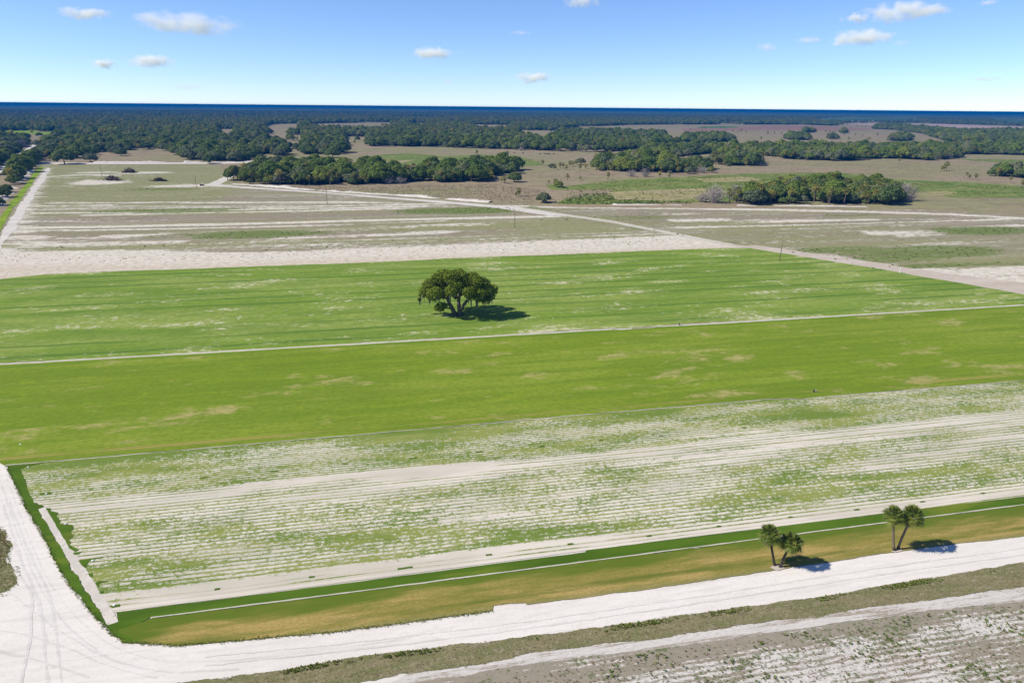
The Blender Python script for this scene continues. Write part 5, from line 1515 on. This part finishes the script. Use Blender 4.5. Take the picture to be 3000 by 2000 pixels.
def cart():
    p = g(592, 545)
    t = add("utility_cart", None, loc=(p[0], p[1], 0.1), rz=-YAW + 0.15, label="small dark roofed cart parked beside a pole at the bend of the sand track", category="cart")
    b = Buf(); b.box((-1.5, -.7, .45), (1.5, .7, 1.0), taper=.95); b.box((-1.5, -.72, 1.0), (-.3, .72, 1.25)); add("body", b.mesh("body", MAT['dark_metal']), t)
    b = Buf(); b.box((-.2, -.6, 1.0), (.5, .6, 1.15)); b.box((-.35, -.6, 1.0), (-.2, .6, 1.7)); add("seat", b.mesh("seat", MAT['red']), t)
    b = Buf(); b.box((-.6, -.75, 2.1), (1.1, .75, 2.18), taper=.96); add("roof", b.mesh("roof", MAT['white']), t)
    for x, y in ((-.5, -.68), (-.5, .68), (1.0, -.68), (1.0, .68)):
        b = Buf(); b.tube([(x, y, .95), (x, y, 2.12)], [.04, .04], 6); add("roof_post", b.mesh("roof_post", MAT['dark_metal']), t)
    for x, y in ((-1.0, -.75), (-1.0, .75), (1.0, -.75), (1.0, .75)):
        b = Buf(); b.tube([(x, y - .14, .35), (x, y + .14, .35)], [.36, .36], 14); w = add("wheel", b.mesh("wheel", MAT['rubber']), t)
        b = Buf(); b.tube([(x, y - .16, .35), (x, y + .16, .35)], [.18, .18], 10); add("rim", b.mesh("rim", MAT['steel']), w)


cart()


def tractor():
    p = g(2845, 377)
    t = add("tractor", None, loc=(p[0], p[1], 0.15), rz=-YAW + 0.1, label="tiny orange tractor working on the pinkish bare field at the far right", category="tractor")
    b = Buf(); b.box((.2, -.6, 1.0), (3.2, .6, 2.1), taper=.9); b.box((-1.2, -.9, 1.0), (.2, .9, 1.6)); add("body", b.mesh("body", MAT['orange']), t)
    b = Buf(); b.box((-1.1, -.85, 1.6), (.3, .85, 3.1), taper=.88); add("cab", b.mesh("cab", MAT['glass']), t)
    b = Buf(); b.box((-1.2, -.9, 3.1), (.4, .9, 3.3)); add("roof", b.mesh("roof", MAT['orange']), t)
    for x, y, rr in ((-.7, -1.1, 1.0), (-.7, 1.1, 1.0), (2.4, -.95, .65), (2.4, .95, .65)):
        b = Buf(); b.tube([(x, y - .25, rr), (x, y + .25, rr)], [rr, rr], 16); w = add("wheel", b.mesh("wheel", MAT['rubber']), t)
        b = Buf(); b.tube([(x, y - .28, rr), (x, y + .28, rr)], [rr * .5, rr * .5], 12); add("rim", b.mesh("rim", MAT['steel']), w)
    b = Buf(); b.box((-6.5, -2.2, .4), (-2.0, 2.2, .9)); b.tube([(-2.0, 0, .7), (-1.1, 0, .8)], [.1, .1], 6); add("implement", b.mesh("implement", MAT['orange']), t)


tractor()


def cow_mesh(mat):
    """Standing cow as one skin: trunk rings from rump to muzzle, and legs with hocks."""
    b = Buf()
    ring = [((-1.05, 0, 1.15), .16, .2), ((-.95, 0, 1.12), .30, .34), ((-.5, 0, 1.05), .36, .42), ((0, 0, 1.0), .40, .44), ((.5, 0, 1.03), .36, .44), ((.85, 0, 1.1), .28, .36), ((1.1, 0, 1.25), .17, .24), ((1.35, 0, 1.4), .15, .17), ((1.6, 0, 1.32), .13, .14), ((1.8, 0, 1.18), .09, .09)]
    k = 10; v = []
    for (c, w, h) in ring:
        for j in range(k):
            a = 2 * math.pi * j / k; v.append((c[0], c[1] + w * math.cos(a), c[2] + h * math.sin(a)))
    f = [(i * k + j, i * k + (j + 1) % k, (i + 1) * k + (j + 1) % k, (i + 1) * k + j) for i in range(len(ring) - 1) for j in range(k)]
    f += [tuple(range(k)), tuple((len(ring) - 1) * k + j for j in range(k))]
    b.add(v, f)
    for x, hind in ((-.8, 1), (.7, 0)):
        for y in (-.2, .2):
            if hind:
                b.tube([(x + .05, y, 1.1), (x + .12, y, .75), (x - .08, y, .45), (x - .03, y, 0)], [.2, .14, .075, .07], 7)
            else:
                b.tube([(x, y, 1.0), (x + .02, y, .55), (x, y, .3), (x + .02, y, 0)], [.16, .1, .07, .07], 7)
    b.tube([(-1.05, 0, 1.3), (-1.17, 0, 1.0), (-1.18, 0, .55)], [.05, .035, .05], 5)
    for y in (-.2, .2):
        b.tube([(1.4, y * .6, 1.5), (1.36, y * 1.4, 1.52)], [.06, .03], 5)
    return b.mesh("cow", mat, True)


COW_D, COW_T = cow_mesh(MAT['hide']), cow_mesh(MAT['hide_tan'])
for px, py, rz, m_, lab in ((1581, 453.5, .2, COW_D, "black cow at the left of the dark cattle in the middle pasture"), (1596, 452.5, .1, COW_D, "black cow, left one of the close pair in the middle pasture"), (1603, 453, 3.0, COW_D, "black cow, right one of the close pair in the middle pasture"),
                            (1609, 453, .4, COW_D, "black cow just right of the close pair in the middle pasture"), (1622, 453, 2.9, COW_D, "rightmost black cow in the middle pasture"), (1532, 450.5, .3, COW_D, "dark cow apart from the herd on the left"),
                            (1507, 450, 0.1, COW_D, "dark cow farthest left in the middle pasture"), (1390, 450, .2, COW_T, "pale cow, leftmost of three pale ones behind the long wood"), (1440, 450, 2.8, COW_T, "pale cow, middle of three pale ones behind the long wood"), (1470, 450, .1, COW_T, "pale cow, rightmost of three pale ones behind the long wood")):
    p = g(px, py)
    add("cow", m_, loc=(p[0], p[1], 0.08), rz=rz - YAW, sc=1.15, label=lab, category="cow", group="cattle grazing the middle pasture")


def white_post():
    p = g(2635, 800)
    t = add("marker_post", None, loc=(p[0], p[1], 0.1), label="short white post on the right edge of the striped sod field", category="post")
    b = Buf(); b.tube([(0, 0, -.3), (0, 0, 2.3)], [.13, .13], 10); add("post", b.mesh("post", MAT['white']), t)
    b = Buf(); b.tube([(0, 0, 2.3), (0, 0, 2.42)], [.17, .15], 10); add("cap", b.mesh("cap", MAT['white']), t)


white_post()
for px, py, lab in ((272, 1644, "white valve cover on the dark sod triangle at the left end of the rows"), (335, 1774, "white valve cover nearest the bottom left corner of the rows"), (193, 1536, "white valve cover on the dark uncut sod at the left of the rows"),
                    (136, 1448, "white valve cover near the upper left of the harvested rows"), (83, 1370, "white valve cover by the sand line at the upper left corner of the rows"), (60, 1303, "white valve cover in the smooth green field's lower left corner")):
    p = g(px, py)
    t = add("valve_cover", None, loc=(p[0], p[1], 0.14), rz=-YAW, label=lab, category="valve cover", group="white irrigation covers at the left end of the fields")
    b = Buf(); b.tube([(0, 0, 0), (0, 0, .08), (0, 0, .10)], [.19, .18, .12], 12); add("lid", b.mesh("lid", MAT['white']), t)
    b = Buf(); b.tube([(0, 0, .1), (0, 0, .15)], [.04, .03], 8); add("knob", b.mesh("knob", MAT['white']), t)
for px, py, lab in ((2383, 1150, "small dark standpipe where the sand line jogs right of centre"), (1990, 954, "small dark standpipe in the gap of the upper sand line")):
    p = g(px, py)
    t = add("standpipe", None, loc=(p[0], p[1], 0.14), rz=-YAW, label=lab, category="standpipe", group="irrigation standpipes")
    b = Buf(); b.tube([(0, 0, -.2), (0, 0, .7)], [.16, .16], 10); add("pipe", b.mesh("pipe", MAT['dark_metal']), t)
    b = Buf(); b.tube([(0, 0, .5), (.5, 0, .5)], [.13, .13], 10); b.tube([(.5, 0, .5), (.62, 0, .5)], [.17, .17], 10); add("outlet", b.mesh("outlet", MAT['steel']), t)

# ------------------------------------------------------------------ haze: blue air between here and the horizon
def haze():
    b = Buf(); b.box((-70000, -70000, -1.0), (70000, 70000, CAM_H + 1.2))
    m_ = bpy.data.materials.new("blue_haze"); m_.use_nodes = True
    nt = m_.node_tree; nt.nodes.remove(nt.nodes["Principled BSDF"])
    pv = nt.nodes.new("ShaderNodeVolumePrincipled")
    pv.inputs["Color"].default_value = (0.0, 0.115, 0.40, 1); pv.inputs["Density"].default_value = 1.6e-4
    nt.links.new(pv.outputs[0], nt.nodes["Material Output"].inputs["Volume"])
    add("haze", b.mesh("haze", m_), kind='stuff', label="blue haze over the far woods", category="haze")


haze()

# ------------------------------------------------------------------ small fair-weather clouds
def cloud_mat():
    m_ = bpy.data.materials.new("cloud_vapour"); m_.use_nodes = True
    nt = m_.node_tree; nt.nodes.remove(nt.nodes["Principled BSDF"])
    N = nt.nodes.new; L = nt.links.new
    tc = N("ShaderNodeTexCoord"); oi = N("ShaderNodeObjectInfo")
    ln = N("ShaderNodeVectorMath"); ln.operation = 'LENGTH'; L(tc.outputs["Object"], ln.inputs[0])
    sh = N("ShaderNodeVectorMath"); sh.operation = 'ADD'; L(tc.outputs["Object"], sh.inputs[0])
    cb = N("ShaderNodeMath"); cb.operation = 'MULTIPLY'; L(oi.outputs["Random"], cb.inputs[0]); cb.inputs[1].default_value = 50
    L(cb.outputs[0], sh.inputs[1])
    mp = N("ShaderNodeMapping"); mp.inputs["Scale"].default_value = (3.0, 2.2, 1.1); L(sh.outputs[0], mp.inputs[0])
    nz = N("ShaderNodeTexNoise"); nz.inputs["Scale"].default_value = 1.0; nz.inputs["Detail"].default_value = 5; nz.inputs["Roughness"].default_value = 0.6; L(mp.outputs[0], nz.inputs[0])
    a = N("ShaderNodeMath"); a.operation = 'SUBTRACT'; a.inputs[0].default_value = 1.0; L(ln.outputs["Value"], a.inputs[1])
    b_ = N("ShaderNodeMath"); b_.operation = 'MULTIPLY_ADD'; L(nz.outputs[0], b_.inputs[0]); b_.inputs[1].default_value = 2.4; L(a.outputs[0], b_.inputs[2])
    mr = N("ShaderNodeMapRange"); mr.inputs["From Min"].default_value = 1.50; mr.inputs["From Max"].default_value = 2.2; mr.inputs["To Min"].default_value = 0.0; mr.inputs["To Max"].default_value = 0.022
    L(b_.outputs[0], mr.inputs["Value"])
    edge = N("ShaderNodeMath"); edge.operation = 'MULTIPLY'; L(mr.outputs[0], edge.inputs[0])
    fade = N("ShaderNodeMapRange"); fade.inputs["From Min"].default_value = 1.0; fade.inputs["From Max"].default_value = 0.85; L(ln.outputs["Value"], fade.inputs["Value"]); L(fade.outputs[0], edge.inputs[1])
    at_ = N("ShaderNodeAttribute"); at_.attribute_type = 'OBJECT'; at_.attribute_name = "thick"
    th = N("ShaderNodeMath"); th.operation = 'MULTIPLY'; L(edge.outputs[0], th.inputs[0]); L(at_.outputs["Fac"], th.inputs[1])
    sc_ = N("ShaderNodeVolumeScatter"); sc_.inputs["Color"].default_value = (0.995, 0.995, 0.995, 1); sc_.inputs["Anisotropy"].default_value = 0.0
    L(th.outputs[0], sc_.inputs["Density"])
    L(sc_.outputs[0], nt.nodes["Material Output"].inputs["Volume"])
    return m_


CLOUD = cloud_mat()
iv, if_ = ico()
bm = bmesh.new(); bmesh.ops.create_icosphere(bm, subdivisions=3, radius=1.0)
cv = np.array([v_.co for v_ in bm.verts]); cf = np.array([[q.index for q in f_.verts] for f_ in bm.faces]); bm.free()
CLOUD_ME = mesh_from("cloud", cv, cf, CLOUD)
# (px, py, width px, height px, thickness, label)
CLOUDS = [(545, 68, 300, 58, 1.0, "largest white cloud at the upper left, long and ragged"), (250, 41, 150, 32, 0.8, "flat slanting cloud at the top left corner"), (440, 180, 140, 34, 1.0, "lens-shaped white cloud below the largest one on the left"),
          (305, 188, 75, 26, 0.9, "small puff left of the lens-shaped cloud on the left"), (1268, 156, 150, 36, 0.8, "white cloud left of the photo's centre"), (1565, 228, 110, 30, 0.9, "small white cloud low above the horizon right of centre"),
          (1700, 6, 110, 34, 0.5, "wispy cloud cut off by the top edge"), (2645, 36, 220, 50, 1.1, "long bright cloud at the top right"), (2508, 54, 80, 26, 0.7, "small puff left of the long bright cloud at the top right"), (2522, 110, 185, 44, 1.1, "bright cloud with a peaked top under the long one on the right"),
          (2370, 118, 80, 18, 0.45, "thin streak left of the peaked bright cloud on the right"), (2246, 141, 66, 22, 0.35, "faint puff farthest left of the right-hand clouds"), (2890, 232, 110, 12, 0.4, "thin low streak above the right horizon"), (2895, 8, 60, 18, 0.35, "faint wisp at the top edge on the far right"),
          (545, 256, 120, 16, 0.22, "faint streak low above the left horizon"), (1310, 239, 44, 14, 0.25, "faint speck low left of centre"), (2640, 126, 70, 14, 0.22, "faint streak right under the peaked bright cloud"), (1525, 96, 76, 12, 0.22, "thin pale streak high right of centre")]
for px, py, w, h, th, lab in CLOUDS:
    d = (px - 1500) * R_AX - (py - 1000) * U_AX + FPX * F_AX
    d = d / np.linalg.norm(d)
    el = math.asin(d[2]); D = min(1050.0 / max(math.sin(el), 0.02), 22000.0)
    c = np.array([0, 0, CAM_H]) + d * D
    s = D / math.hypot(FPX, math.hypot(px - 1500, py - 1000)) * 0.62
    o = add("cloud", CLOUD_ME, loc=tuple(c), rz=math.atan2(d[1], d[0]) - math.pi / 2, sc=(w * s, w * s * 0.45, h * s * 1.15), label=lab, category="cloud", group="small fair-weather clouds")
    o["thick"] = th * 330.0 / (w * s)
